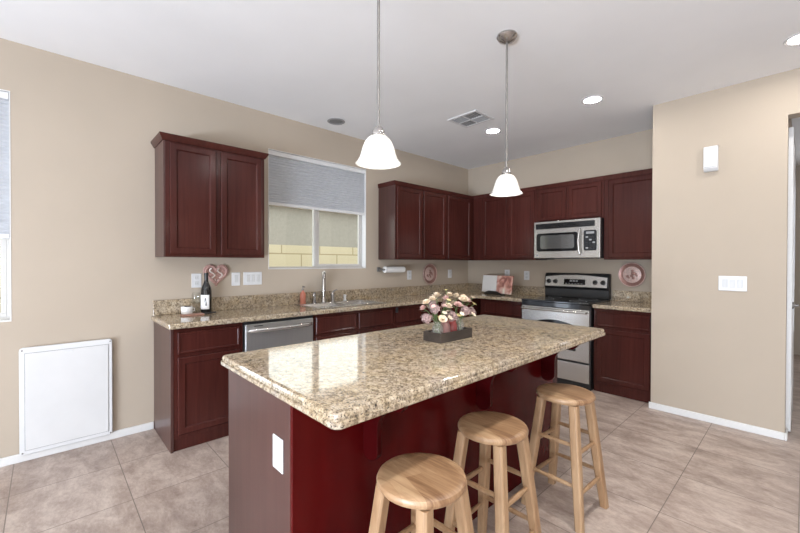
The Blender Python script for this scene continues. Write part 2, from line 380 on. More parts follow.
# windows
def slider_window(name, y0, y1, z0, z1, xf=-0.065, sash=True):
    f = 0.024
    fr = MB()
    for (a, b, c, d) in ((y0, z0, y1, z0 + f), (y0, z1 - f, y1, z1), (y0, z0 + f, y0 + f, z1 - f), (y1 - f, z0 + f, y1, z1 - f)):
        fr.box(xf - 0.05, a, b, xf, c, d)
    o = struct(name, fr, M['vinyl'], bevel=0.003)
    ym = (y0 + y1) / 2 - 0.04
    s = MB().box(xf - 0.04, ym - 0.02, z0 + f, xf + 0.004, ym + 0.02, z1 - f)
    part('meeting_stile', s, M['vinyl'], o, 0.003)
    g = 0.028
    s = MB()
    a, b = ym + 0.02, y1 - f
    for (p, q, r, t) in ((a, z0 + f, b, z0 + f + g), (a, z1 - f - g, b, z1 - f), (a, z0 + f + g, a + g, z1 - f - g), (b - g, z0 + f + g, b, z1 - f - g)):
        s.box(xf - 0.03, p, q, xf - 0.005, r, t)
    part('sash', s, M['vinyl'], o, 0.003)
    part('pane', MB().box(xf - 0.024, y0 + f, z0 + f, xf - 0.020, ym - 0.02, z1 - f), M['glass'], o)
    part('pane', MB().box(xf - 0.020, a + g, z0 + f + g, xf - 0.016, b - g, z1 - f - g), M['glass'], o)
    part('window_latch', MB().box(xf + 0.004, ym - 0.012, (z0 + z1) / 2 - 0.12, xf + 0.014, ym + 0.012, (z0 + z1) / 2 - 0.06), M['vinyl'], o, 0.002)
    lin = MB()   # white painted return inside the opening
    t = 0.006
    for (p, q, r, u) in ((y0, z0, y1, z0 + t), (y0, z1 - t, y1, z1), (y0, z0 + t, y0 + t, z1 - t), (y1 - t, z0 + t, y1, z1 - t)):
        lin.box(xf, p, q, 0.002, r, u)
    part('window_return', lin, M['trim'], o)
    return o
slider_window('window_1', *W1)
slider_window('window_2', *W2)

def cell_shade(y0, y1, zt, zb, label):
    x = -0.032
    t = thing('cellular_shade', (x, (y0 + y1) / 2, zt), label, 'window shade')
    part('headrail', MB().box(x - 0.03, y0, zt - 0.045, x + 0.025, y1, zt), M['white'], t, 0.004)
    n = int((zt - 0.045 - zb - 0.03) / 0.0125)
    poly = []; za, zz = zt - 0.045, zb + 0.03
    front = [(x + (0.013 if k % 2 else 0.009), za + (zz - za) * k / n) for k in range(n + 1)]
    back = [(x - (0.016 if k % 2 else 0.007), za + (zz - za) * k / n) for k in range(n + 1)]
    mb = MB()
    bm = mb.bm
    for prof in (front, back):
        rows = [(bm.verts.new((px, y0, pz)), bm.verts.new((px, y1, pz))) for px, pz in prof]
        for r0, r1 in zip(rows[:-1], rows[1:]): bm.faces.new((r0[0], r0[1], r1[1], r1[0]))
    part('shade_fabric', mb, M['shade'], t, smooth=False)
    part('bottom_rail', MB().box(x - 0.016, y0, zb, x + 0.018, y1, zb + 0.03), M['white'], t, 0.005)
    return t
cell_shade(W1[0] + 0.008, W1[1] - 0.008, W1[3] - 0.008, 1.895, 'half-lowered blue-grey cellular shade in the window over the sink')
cell_shade(W2[0] + 0.008, W2[1] - 0.008, W2[3] - 0.008, 1.485, 'half-lowered cellular shade cut off at the left edge above the pet door panel')

# rear patio door and side window (behind the camera)
fr = MB()
for (a, b, c, d) in ((2.1, 0, 2.16, 2.44), (5.64, 0, 5.7, 2.44), (2.16, 2.38, 5.64, 2.44), (2.16, 0, 5.64, 0.04), (3.87, 0.04, 3.93, 2.38)):
    fr.box(a, YM - 0.12, b, c, YM - 0.04, d)
struct('door_1', fr, M['vinyl'], bevel=0.004)
fr = MB()
for (a, b, c, d) in ((-7.2, 0.75, -7.15, 2.25), (-4.85, 0.75, -4.8, 2.25), (-7.15, 2.2, -4.85, 2.25), (-7.15, 0.75, -4.85, 0.8), (-6.02, 0.8, -5.98, 2.2)):
    fr.box(XM + 0.04, a, b, XM + 0.1, c, d)
struct('window_3', fr, M['vinyl'], bevel=0.004)

# hall door, opened flat along the hall's left wall, seen edge-on through the opening
DX = XE - 0.008
d = struct('door_2', MB().box(DX, -0.50, 0.012, DX + 0.035, 0.30, 2.40), M['trim'], bevel=0.003)
mb = MB()
for (a, b) in ((-0.40, -0.13), (-0.07, 0.20)):
    for (p, q) in ((0.22, 0.95), (1.10, 2.28)):
        mb.box(DX + 0.034, a, p, DX + 0.038, b, q)
part('door_panel', mb, M['trim'], d, 0.003)
mb = MB().lathe([(0.026, 0), (0.026, 0.008), (0.012, 0.012), (0.010, 0.030)], (DX + 0.035, -0.44, 1.0), 16, 'x')
mb.tube([(DX + 0.060, -0.44, 1.0), (DX + 0.064, -0.42, 1.0), (DX + 0.064, -0.33, 0.998)], 0.008, 10)
part('door_lever', mb, M['nickel'], d)
mb = MB()
for z in (0.22, 1.22, 2.2): mb.cyl((DX + 0.02, 0.305, z - 0.045), (DX + 0.02, 0.305, z + 0.045), 0.007, seg=10)
part('hinge', mb, M['nickel'], d)
mb = MB().box(XE - 0.012, 0.32, 0.012, XE + 0.014, 0.40, 2.44)
struct('trim_1', mb, M['trim'], bevel=0.004)

# ------------------------------------------------------------------ outside the kitchen window
struct('ground', MB().box(-30, -25, -0.14, -WT, 25, -0.10), flat('pale_gravel', (0.45, 0.38, 0.30), 0.9, 0, 0.2, 12))
def block_mat():
    m, nt, p = newmat('pale_yellow_block')
    tc = nt.nodes.new('ShaderNodeTexCoord'); sp = nt.nodes.new('ShaderNodeSeparateXYZ'); cb = nt.nodes.new('ShaderNodeCombineXYZ')
    lk(nt, tc, 'Object', sp, 0); lk(nt, sp, 'Y', cb, 0); lk(nt, sp, 'Z', cb, 1)
    br = nd(nt, 'ShaderNodeTexBrick', Scale=1.0); br.inputs['Brick Width'].default_value = 0.8; br.inputs['Row Height'].default_value = 0.3; br.inputs['Mortar Size'].default_value = 0.012
    br.inputs['Color1'].default_value = (0.56, 0.51, 0.37, 1); br.inputs['Color2'].default_value = (0.60, 0.55, 0.41, 1); br.inputs['Mortar'].default_value = (0.36, 0.31, 0.2, 1)
    lk(nt, cb, 0, br, 'Vector'); lk(nt, br, 'Color', p, 'Base Color'); setp(p, Roughness=0.9); return m
tag(part('block_wall', MB().box(-3.2, -12, -0.10, -3.0, 9, 1.66), block_mat()), 'pale yellow block garden wall seen low through the window over the sink', 'garden wall')
stucco = flat('grey_stucco', (0.29, 0.278, 0.255), 0.9, 0, 0.06, 8)
hs = thing('neighbour_house', (-11, 3, -0.1), 'grey-beige stucco house beyond the garden wall outside the sink window', 'house')
part('house_wall', MB().box(-15, -10, -0.1, -11, 12, 3.60), stucco, hs)
part('house_roof', MB().prism([(-15.4, 3.60), (-10.7, 3.60), (-10.7, 3.72), (-12.4, 4.40), (-13.6, 4.40), (-15.4, 3.72)], 'y', -10.4, 12.4), flat('brown_roof_tile', (0.36, 0.31, 0.26), 0.9, 0, 0.15, 3), hs)
part('house_pilaster', MB().box(-11.0, 0.2, -0.1, -10.8, 0.9, 3.59), flat('pale_stucco', (0.5, 0.46, 0.38), 0.9), hs)

# ------------------------------------------------------------------ cabinetry
def face_map(facing):
    # (u, v, n) -> world
    if facing == 'X': return lambda u, v, n: (n, u, v)
    if facing == '-X': return lambda u, v, n: (-n, u, v)
    return lambda u, v, n: (u, -n, v)      # facing -Y: n is -y
def front(u0, u1, v0, v1, n0, facing, rail=0.046, th=0.019, slab=False):
    f = face_map(facing); mb = MB()
    ring = [(0, n0), (0, n0 + th - 0.005), (0.005, n0 + th)]
    if slab: ring += [(0.016, n0 + th), (0.020, n0 + th - 0.0035)]
    else: ring += [(rail - 0.002, n0 + th), (rail + 0.004, n0 + th - 0.005), (rail + 0.006, n0 + th - 0.010)]
    mb.rings([[f(u0 + i, v0 + i, n), f(u1 - i, v0 + i, n), f(u1 - i, v1 - i, n), f(u0 + i, v1 - i, n)] for i, n in ring])
    return mb
def carcass_box(u0, u1, v0, v1, n0, n1, facing):
    f = face_map(facing); a, b = f(u0, v0, n0), f(u1, v1, n1); return MB().box(*a, *b)

CH = 0.868          # underside of the worktop
FX = 0.552          # carcass front (left run), doors stand 19 mm proud
FY = 0.580          # carcass front (back run)
def base_cab(name, u0, u1, n1, facing, label, doors, drawers, end=None):
    """doors/drawers: list of (u0,u1)"""
    f = face_map(facing)
    t = thing(name, f((u0 + u1) / 2, 0, n1 / 2), label, 'cabinet')
    part('carcass', carcass_box(u0, u1, 0.085, CH, 0.003, n1, facing), M['cherry'], t, 0.002)
    part('toe_kick', carcass_box(u0, u1, 0.0, 0.085, 0.003, n1 - 0.012, facing), M['cherry'], t)
    if end is not None:
        e0, e1 = end
        part('end_panel', carcass_box(e0, e1, 0.0, CH, 0.003, n1 + 0.004, facing), M['cherry_side'], t, 0.002)
    for a, b in drawers: part('drawer', front(a, b, 0.685, 0.838, n1, facing, slab=True), M['cherry'], t)
    for a, b in doors: part('door', front(a, b, 0.115, 0.660, n1, facing), M['cherry'], t)
    return t
base_cab('base_cabinet', -4.115, -3.637, FX, 'X', 'dark cherry base cabinet under the bottle, first left of the dishwasher', [(-4.090, -3.662)], [(-4.090, -3.662)], (-4.133, -4.115))
base_cab('sink_base_cabinet', -3.018, -2.045, FX, 'X', 'wide dark cherry base cabinet under the sink, right of the dishwasher', [(-2.993, -2.545), (-2.515, -2.068)], [(-2.993, -2.545), (-2.515, -2.068)])
bc = base_cab('base_cabinet', -2.042, -1.2, FX, 'X', 'dark cherry base cabinet with a small black latch, right of the sink base', [(-2.018, -1.635), (-1.61, -1.225)], [(-2.018, -1.635), (-1.61, -1.225)])
part('child_latch', MB().box(FX + 0.019, -2.035, 0.80, FX + 0.032, -2.005, 0.855), M['blackp'], bc, 0.004)
base_cab('corner_base_cabinet', -1.197, -0.003, FX, 'X', 'dark cherry corner base cabinet behind the flowers', [(-1.17, -0.63)], [(-1.17, -0.63)])
base_cab('base_cabinet', 0.64, 1.262, FY, '-Y', 'dark cherry drawer base cabinet left of the range', [(0.70, 1.24)], [(0.70, 1.24)])
part_t = base_cab('base_cabinet', 2.052, 2.588, FY, '-Y', 'dark cherry base cabinet right of the range beneath the round plate', [(2.082, 2.560)], [(2.082, 2.560)])

UZ0, UZ1, CR = 1.372, 2.250, 2.288
UD = 0.298
def crown(t, u0, u1, n1, facing, ends=(False, False), proud=0.028):
    f = face_map(facing)
    a = u0 - (proud if ends[0] else 0); b = u1 + (proud if ends[1] else 0)
    rr = [(u0, u1, n1, UZ1 - 0.012), (u0 - (0.006 if ends[0] else 0), u1 + (0.006 if ends[1] else 0), n1 + 0.006, UZ1 - 0.010), (a, b, n1 + proud, CR - 0.012), (a, b, n1 + proud, CR)]
    mb = MB().rings([[f(p, z, 0.003), f(q, z, 0.003), f(q, z, n), f(p, z, n)] for p, q, n, z in rr])
    part('crown_moulding', mb, M['cherry'], t)
def wall_cab(name, u0, u1, facing, label, doors, z0=UZ0, ends=(False, False), depth=UD, rail=0.046, proud=0.028, side=None):
    f = face_map(facing)
    t = thing(name, f((u0 + u1) / 2, z0, depth / 2), label, 'cabinet')
    a = u0 + (0.012 if side == 0 else 0); 
    part('carcass', carcass_box(a, u1, z0, UZ1, 0.003, depth, facing), M['cherry'], t, 0.002)
    if side == 0: part('end_panel', carcass_box(u0, u0 + 0.012, z0, UZ1, 0.003, depth + 0.002, facing), M['cherry_side'], t, 0.002)
    for p, q in doors: part('door', front(p, q, z0 + 0.022, UZ1 - 0.022, depth, facing, rail), M['cherry'], t)
    crown(t, u0, u1, depth, facing, ends, proud)
    return t
wall_cab('wall_cabinet', -4.122, -3.352, 'X', 'two-door dark cherry wall cabinet left of the sink window', [(-4.082, -3.755), (-3.718, -3.378)], ends=(True, True), side=0)
wall_cab('wall_cabinet', -1.800, -0.875, 'X', 'two-door dark cherry wall cabinet just right of the sink window', [(-1.775, -1.350), (-1.322, -0.900)], ends=(True, False), side=0, proud=0.012)
wall_cab('corner_wall_cabinet', -0.872, -0.003, 'X', 'dark cherry corner wall cabinet where the two walls meet', [(-0.850, -0.352)], proud=0.012)
wall_cab('wall_cabinet', 0.315, 1.262, '-Y', 'two-door dark cherry wall cabinet left of the microwave', [(0.480, 0.855), (0.885, 1.240)], proud=0.012)
wall_cab('wall_cabinet', 1.265, 2.045, '-Y', 'short two-door dark cherry wall cabinet directly above the microwave', [(1.285, 1.635), (1.665, 2.025)], z0=1.830, proud=0.012, rail=0.042)
wall_cab('wall_cabinet', 2.048, 2.588, '-Y', 'single-door dark cherry wall cabinet right of the microwave', [(2.095, 2.560)], proud=0.012)

# worktops
CT = 0.907
SIT = CT + 0.001
SK = (0.10, 0.50, -2.92, -2.14)     # sink cut-out x0 x1 y0 y1
def slab_grid():
    xs = [0.002, SK[0], SK[1], 0.602, 1.264]; ys_ = [-4.152, SK[2], SK[3], -0.628, -0.002]
    return grid_solid(xs, ys_, [CH, CT], lambda i, j, k: (i == 3 and j != 3) or (i == 1 and j == 1))
wt = thing('kitchen_worktop', (0.3, -2.1, CH), 'L-shaped speckled granite worktop running under the window to the range', 'countertop')
part('worktop_slab', slab_grid(), M['granite'], wt, 0.010, seg=3)
mb = MB().box(0.002, -4.140, CT, 0.022, -0.002, 1.025); mb.box(0.022, -0.022, CT, 1.264, -0.002, 1.025)
part('backsplash', mb, M['granite'], wt, 0.003)
wt2 = thing('kitchen_worktop', (2.3, -0.3, CH), 'short speckled granite worktop right of the range beneath the plate', 'countertop')
part('worktop_slab', MB().box(2.050, -0.628, CH, 2.590, -0.002, CT), M['granite'], wt2, 0.010, seg=3)
part('backsplash', MB().box(2.050, -0.022, CT, 2.570, -0.002, 1.025).box(2.570, -0.60, CT, 2.590, -0.002, 1.025), M['granite'], wt2, 0.003)

# sink, faucet and companions
sk = thing('kitchen_sink', (0.3, -2.53, CT), 'double bowl stainless sink set into the worktop under the window', 'sink')
rim = grid_solid([SK[0] - 0.02, SK[0] + 0.02, SK[1] - 0.012, SK[1] + 0.02], [SK[2] - 0.02, SK[2] + 0.015, -2.545, -2.515, SK[3] - 0.015, SK[3] + 0.02], [CT + 0.001, CT + 0.006], lambda i, j, k: i == 1 and j in (1, 3))
part('sink_rim', rim, M['steel'], sk, 0.002)
for a, b in ((SK[2] + 0.012, -2.542), (-2.518, SK[3] - 0.012)):
    x0, x1 = SK[0] + 0.017, SK[1] - 0.009
    rg = [[(x0 + i, a + i, z), (x1 - i, a + i, z), (x1 - i, b - i, z), (x0 + i, b - i, z)] for i, z in ((0, CT + 0.002), (0.006, CT - 0.025), (0.012, CT - 0.03))]
    # thin-walled bowl inside the worktop's cut-out
    bw = MB().rings([[(x0 - 0.001, a - 0.001, CT + 0.001), (x1 + 0.001, a - 0.001, CT + 0.001), (x1 + 0.001, b + 0.001, CT + 0.001), (x0 - 0.001, b + 0.001, CT + 0.001)],
                     [(x0, a, CT + 0.003), (x1, a, CT + 0.003), (x1, b, CT + 0.003), (x0, b, CT + 0.003)],
                     [(x0 + 0.01, a + 0.01, CH + 0.006), (x1 - 0.01, a + 0.01, CH + 0.006), (x1 - 0.01, b - 0.01, CH + 0.006), (x0 + 0.01, b - 0.01, CH + 0.006)]], cap0=False)
    part('sink_bowl', bw, M['steel'], sk)
FXP = 0.058
def arc(c, r, a0, a1, n, plane='xz'):
    out = []
    for k in range(n + 1):
        a = a0 + (a1 - a0) * k / n
        out.append((c[0] + r * math.cos(a), c[1], c[2] + r * math.sin(a)))
    return out
fc = thing('kitchen_faucet', (FXP, -2.60, SIT), 'tall gooseneck nickel faucet behind the sink', 'faucet')
part('base', MB().lathe([(0.027, 0), (0.027, 0.012), (0.023, 0.03), (0.021, 0.06)], (FXP, -2.60, SIT), 20), M['chrome'], fc)
pts = [(FXP, -2.60, SIT + 0.05), (FXP, -2.60, SIT + 0.24)] + [(FXP + 0.85 * (0.06 + 0.06 * math.cos(a_)), -2.60 - 0.53 * (0.06 + 0.06 * math.cos(a_)), SIT + 0.25 + 0.07 * math.sin(a_)) for a_ in [PI - (PI - 0.15) * k / 12 for k in range(13)]]
part('spout', MB().tube(pts, 0.019, 14), M['chrome'], fc)
part('spray_head', MB().tube([pts[-1], (pts[-1][0] + 0.004, pts[-1][1] - 0.002, SIT + 0.17)], [0.018, 0.021], 14), M['chrome'], fc)
def deck(name, y, h, label, cat, r=0.019, lever=False, mat='chrome'):
    t = thing(name, (FXP, y, SIT), label, cat)
    part('body', MB().lathe([(r * 1.5, 0), (r * 1.5, 0.008), (r, 0.016), (r, h * 0.75), (r * 1.1, h * 0.8), (r * 0.9, h)], (FXP, y, SIT), 16), M[mat], t)
    return t
t = deck('side_spray', -2.715, 0.10, 'short nickel side sprayer left of the faucet', 'sprayer')
part('nozzle', MB().tube([(FXP, -2.715, SIT + 0.095), (FXP + 0.012, -2.715, SIT + 0.115)], [0.013, 0.009], 12), M['nickel'], t)
t = deck('faucet_handle', -2.49, 0.10, 'nickel lever handle standing right of the faucet', 'faucet handle')
part('lever', MB().tube([(FXP, -2.49, SIT + 0.10), (FXP + 0.01, -2.475, SIT + 0.12), (FXP + 0.03, -2.455, SIT + 0.135)], [0.010, 0.008, 0.005], 10), M['nickel'], t)
t = deck('air_gap', -2.33, 0.055, 'small white air gap cap at the right end of the sink', 'air gap', 0.014, mat='white')
part('cap', MB().lathe([(0.017, 0.0), (0.017, 0.012), (0.012, 0.018)], (FXP, -2.33, SIT + 0.053), 16), M['white'], t)

sb = thing('soap_bottle', (0.075, -2.855, SIT), 'salmon pink soap pump bottle left of the faucet', 'soap bottle')
part('bottle_body', MB().lathe([(0.026, 0), (0.029, 0.006), (0.029, 0.095), (0.024, 0.118), (0.012, 0.130), (0.012, 0.142)], (0.075, -2.855, SIT), 20), M['salmon'], sb)
part('pump', MB().lathe([(0.013, 0.142), (0.013, 0.152), (0.005, 0.156), (0.005, 0.178)], (0.075, -2.855, SIT), 12).tube([(0.068, -2.855, SIT + 0.18), (0.115, -2.855, SIT + 0.178)], 0.006, 8), M['nickel'], sb)

# ------------------------------------------------------------------ dishwasher
DW0, DW1 = -3.633, -3.022
dw = thing('dishwasher', (0.3, (DW0 + DW1) / 2, 0), 'stainless steel dishwasher with a bowed bar handle beside the base cabinets', 'dishwasher')
part('tub', MB().box(0.01, DW0 + 0.004, 0.10, 0.55, DW1 - 0.004, 0.862), M['blackp'], dw)
part('kick_plate', MB().box(0.30, DW0 + 0.006, 0.0, 0.52, DW1 - 0.006, 0.10), M['blackp'], dw)
part('door', MB().box(0.55, DW0 + 0.008, 0.11, 0.580, DW1 - 0.008, 0.842), M['steel_v'], dw, 0.006)
part('control_strip', MB().box(0.55, DW0 + 0.008, 0.844, 0.574, DW1 - 0.008, 0.862), M['blackp'], dw)
part('badge', MB().box(0.580, DW0 + 0.075, 0.823, 0.5815, DW0 + 0.145, 0.829), M['blackp'], dw)
hp = []
for k in range(17):
    s_ = k / 16; yy = DW0 + 0.035 + s_ * (DW1 - DW0 - 0.07); hp.append((0.587 + 0.040 * math.sin(PI * s_) ** 0.5, yy, 0.795))
part('handle', MB().tube(hp, [0.014] + [0.019] * 15 + [0.014], 12).box(0.578, DW0 + 0.024, 0.78, 0.596, DW0 + 0.046, 0.81).box(0.578, DW1 - 0.046, 0.78, 0.596, DW1 - 0.024, 0.81), M['steel'], dw)

# ------------------------------------------------------------------ range
R0, R1 = 1.272, 2.040
rg = thing('range', ((R0 + R1) / 2, -0.35, 0), 'stainless and black electric range between the base cabinets', 'range')
part('body', MB().box(R0, -0.625, 0.0, R1, -0.012, 0.895), M['blackp'], rg, 0.004)
part('cooktop', MB().box(R0 - 0.002, -0.665, 0.895, R1 + 0.002, -0.07, 0.916), M['black'], rg, 0.006)
mb = MB()
for (cx_, cy_, r_) in ((1.46, -0.48, 0.11), (1.85, -0.48, 0.09), (1.46, -0.20, 0.08), (1.85, -0.20, 0.10)):
    mb = MB().lathe([(r_, 0.9162), (r_, 0.9168), (r_ - 0.004, 0.9168), (r_ - 0.004, 0.9162)], (cx_, cy_, 0), 32, closed=True)
    part('burner_ring', mb, M['grey'], rg)
part('control_trim', MB().box(R0, -0.655, 0.845, R1, -0.625, 0.894), M['black'], rg, 0.004)
dr = part('oven_door', MB().box(R0 + 0.004, -0.665, 0.292, R1 - 0.004, -0.626, 0.842), M['steel'], rg, 0.006)
# oven window with an arched top
win = [(R0 + 0.14, 0.40), (R1 - 0.14, 0.40)] + [(R1 - 0.14 - (R1 - R0 - 0.28) * k / 12, 0.665 + 0.045 * math.sin(PI * k / 12)) for k in range(13)]
part('oven_window', MB().prism(win, 'y', -0.6675, -0.664), M['black'], dr)
hp = [(R0 + 0.03, -0.667, 0.815)] + [(R0 + 0.03 + (R1 - R0 - 0.06) * k / 12, -0.70 - 0.012 * math.sin(PI * k / 12), 0.815) for k in range(13)] + [(R1 - 0.03, -0.667, 0.815)]
part('oven_handle', MB().tube(hp, 0.013, 12), M['steel'], dr)
part('storage_drawer', MB().box(R0 + 0.004, -0.660, 0.075, R1 - 0.004, -0.626, 0.272), M['steel'], rg, 0.006)
bg = part('backguard', MB().prism([(-0.012, 0.916), (-0.085, 0.916), (-0.085, 1.02), (-0.105, 1.045), (-0.080, 1.190), (-0.06, 1.212), (-0.012, 1.212)], 'x', R0 + 0.004, R1 - 0.004), M['blackp'], rg, 0.008)
# stainless fascia with a gently bowed top
n_ = 16
top = [(R0 + 0.02 + (R1 - R0 - 0.04) * k / n_, 1.168 + 0.026 * math.sin(PI * k / n_)) for k in range(n_ + 1)]
poly = [(R0 + 0.02, 1.048)] + [(R1 - 0.02, 1.048)] + list(reversed(top))
fa = MB().prism(poly, 'y', -0.012, -0.004)
fa.xf(Matrix.Translation((0, -0.1055, 1.045)) @ Matrix.Rotation(math.radians(-9.87), 4, 'X') @ Matrix.Translation((0, 0.004, -1.045)))
part('fascia', fa, M['steel'], bg, 0.002)
TL = Matrix.Translation((0, -0.1055, 1.045)) @ Matrix.Rotation(math.radians(-9.87), 4, 'X') @ Matrix.Translation((0, 0.004, -1.045))
part('display', MB().box(1.53, -0.015, 1.075, 1.78, -0.011, 1.140).xf(TL), M['black'], bg)
mb = MB()
for i in range(6): mb.box(1.55 + i * 0.036, -0.0165, 1.083, 1.57 + i * 0.036, -0.0148, 1.090)
for i in range(3): mb.box(1.60 + i * 0.035, -0.0165, 1.108, 1.625 + i * 0.035, -0.0148, 1.128)
part('display_mark', mb.xf(TL), M['grey'], bg)
for kx in (R0 + 0.065, R0 + 0.150, R1 - 0.150, R1 - 0.065):
    k_ = MB().lathe([(0.027, -0.012), (0.027, -0.017), (0.021, -0.020), (0.019, -0.038), (0.015, -0.041)], (kx, 0, 1.108), 20, 'y')
    k_.box(kx - 0.004, -0.046, 1.09, kx + 0.004, -0.038, 1.126)
    part('knob', k_.xf(TL), M['blackp'], bg)

# ------------------------------------------------------------------ microwave
MW0, MW1, MZ0, MZ1 = 1.282, 2.042, 1.388, 1.828
MY = -0.365
mw = thing('microwave', ((MW0 + MW1) / 2, -0.2, MZ0), 'stainless over-the-range microwave with a black window and keypad', 'microwave')
part('body', MB().box(MW0, MY, MZ0, MW1, -0.004, MZ1), M['blackp'], mw, 0.004)
part('face', MB().box(MW0, MY - 0.026, MZ0 + 0.004, MW1, MY, MZ1), M['steel'], mw, 0.006)
yf = MY - 0.026
mb = MB().box(MW0 + 0.025, yf - 0.003, MZ1 - 0.088, MW1 - 0.055, yf, MZ1 - 0.024)
part('vent_grille', mb, M['black'], mw)
mb = MB()
for k in range(4): mb.box(MW0 + 0.03, yf - 0.006, MZ1 - 0.082 + k * 0.015, MW1 - 0.06, yf - 0.003, MZ1 - 0.077 + k * 0.015)
part('vent_slat', mb, M['blackp'], mw)
def rrect(x0, z0, x1, z1, r, n=5):
    out = []
    for (cx, cz, a) in ((x1 - r, z1 - r, 0), (x0 + r, z1 - r, PI / 2), (x0 + r, z0 + r, PI), (x1 - r, z0 + r, 1.5 * PI)):
        for k in range(n + 1): out.append((cx + r * math.cos(a + PI / 2 * k / n), cz + r * math.sin(a + PI / 2 * k / n)))
    return out
part('window_bezel', MB().prism(rrect(MW0 + 0.035, MZ0 + 0.085, MW0 + 0.525, MZ0 + 0.300, 0.03), 'y', yf - 0.004, yf), M['black'], mw)
part('window', MB().prism(rrect(MW0 + 0.085, MZ0 + 0.115, MW0 + 0.485, MZ0 + 0.275, 0.025), 'y', yf - 0.0055, yf - 0.004), steel_mat('tinted_window_mesh', (0.30, 0.31, 0.30), 0.12, (5, 5, 5)), mw)
kp = part('keypad', MB().prism(rrect(MW0 + 0.590, MZ0 + 0.085, MW1 - 0.035, MZ0 + 0.310, 0.02), 'y', yf - 0.004, yf), M['black'], mw)
part('clock_display', MB().box(MW0 + 0.615, yf - 0.0055, MZ0 + 0.27, MW1 - 0.06, yf - 0.004, MZ0 + 0.295), M['grey'], kp)
for i in range(5):
    for j in range(3):
        part('button', MB().box(MW0 + 0.612 + j * 0.036, yf - 0.0055, MZ0 + 0.105 + i * 0.030, MW0 + 0.638 + j * 0.036, yf - 0.004, MZ0 + 0.123 + i * 0.030), M['grey'] if (i + j) % 4 == 0 else M['blackp'], kp)
hp = [(MW0 + 0.555, yf, MZ0 + 0.045)] + [(MW0 + 0.555 - 0.012 * math.sin(PI * k / 10), yf - 0.030 - 0.008 * math.sin(PI * k / 10), MZ0 + 0.055 + 0.265 * k / 10) for k in range(11)] + [(MW0 + 0.555, yf, MZ0 + 0.330)]
part('handle', MB().tube(hp, 0.012, 12), M['steel'], mw)
part('badge', MB().lathe([(0.014, yf), (0.014, yf - 0.002), (0.012, yf - 0.003)], (MW0 + 0.045, 0, MZ0 + 0.04), 16, 'y'), M['grey'], mw)
part('lamp_housing', MB().box(MW0 + 0.03, -0.30, MZ0 - 0.012, MW0 + 0.16, -0.18, MZ0), M['blackp'], mw)

# ------------------------------------------------------------------ island
IX0, IX1, IY0, IY1 = 1.790, 2.395, -4.165, -2.185
ISL = 0.914
isl = thing('kitchen_island', ((IX0 + IX1) / 2, (IY0 + IY1) / 2, 0), 'dark cherry island cabinet with scalloped brackets beneath the big granite top', 'kitchen island')
part('carcass', MB().box(IX0, IY0 + 0.018, 0.10, IX1 - 0.018, IY1 - 0.018, ISL - 0.045), M['cherry'], isl)
part('toe_kick', MB().box(IX0 + 0.06, IY0 + 0.018, 0.0, IX1 - 0.018, IY1 - 0.018, 0.10), M['gap'], isl)
part('end_panel', MB().box(IX0, IY0, 0.0, IX1 - 0.018, IY0 + 0.018, ISL - 0.045), M['cherry_side'], isl, 0.002)
part('end_panel', MB().box(IX0, IY1 - 0.018, 0.0, IX1 - 0.018, IY1, ISL - 0.045), M['cherry_side'], isl, 0.002)
part('back_panel', MB().box(IX1 - 0.018, IY0, 0.0, IX1, IY1, ISL - 0.045), M['cherry_red'], isl, 0.002)
for a, b in ((-4.13, -3.68), (-3.66, -3.19), (-3.17, -2.70), (-2.68, -2.21)):
    part('door', front(a, b, 0.13, 0.66, -IX0, '-X'), M['cherry'], isl)
    part('drawer', front(a, b, 0.685, 0.85, -IX0, '-X', slab=True), M['cherry'], isl)
def corbel(y):
    t = 0.024; z1 = ISL - 0.045
    prof = [(0, 0), (0, -0.265), (0.012, -0.283), (0.030, -0.290)]
    prof += [(0.030 + 0.058 * math.sin(PI / 2 * k / 6), -0.290 + 0.045 * (1 - math.cos(PI / 2 * k / 6))) for k in range(1, 7)]
    prof += [(0.088, -0.16)]
    prof += [(0.088 + 0.095 * (1 - math.cos(PI / 2 * k / 8)), -0.16 + 0.095 * math.sin(PI / 2 * k / 8)) for k in range(1, 9)]
    prof += [(0.205, -0.062), (0.225, -0.045), (0.235, -0.02), (0.235, 0)]
    mb = MB().prism([(IX1 + a, z1 + b) for a, b in prof], 'y', y - t / 2, y + t / 2)
    part('corbel', mb, M['cherry_red_shaded'], isl, 0.003)
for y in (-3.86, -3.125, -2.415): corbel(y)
ol = part('outlet', MB().box(2.255, IY0 - 0.006, 0.597, 2.332, IY0, 0.715), M['white'], isl, 0.003)
mb = MB()
for z in (0.632, 0.680): mb.prism(rrect(2.276, z - 0.017, 2.311, z + 0.017, 0.010), 'y', IY0 - 0.008, IY0 - 0.005)
part('socket', mb, M['device'], ol)
mb = MB()
for z in (0.632, 0.680):
    for dx in (-0.008, 0.006): mb.box(2.2935 + dx, IY0 - 0.0088, z - 0.007, 2.2955 + dx, IY0 - 0.0078, z + 0.007)
part('slot', mb, M['grey'], ol)
it = MB()
# rounded slab with a stepped (ogee) edge
def rr_xy(x0, y0, x1, y1, r, z, n=6):
    return [(a, b, z) for a, b in rrect(x0, y0, x1, y1, r, n)]
SX0, SX1, SY0, SY1 = 1.762, 2.697, -4.197, -2.152
edge = [(0.012, -0.045), (0.004, -0.043), (0.0, -0.038), (0.0, -0.024), (0.007, -0.0215), (0.007, -0.018), (0.0055, -0.011), (0.009, -0.003), (0.016, 0.0), (0.022, 0.0)]
it.rings([rr_xy(SX0 + i, SY0 + i, SX1 - i, SY1 - i, max(0.030 - i, 0.006), ISL + z) for i, z in edge])
tag(part('island_countertop', it, M['granite']), 'big rectangular speckled granite slab on the island with an overhang above the stools', 'countertop')

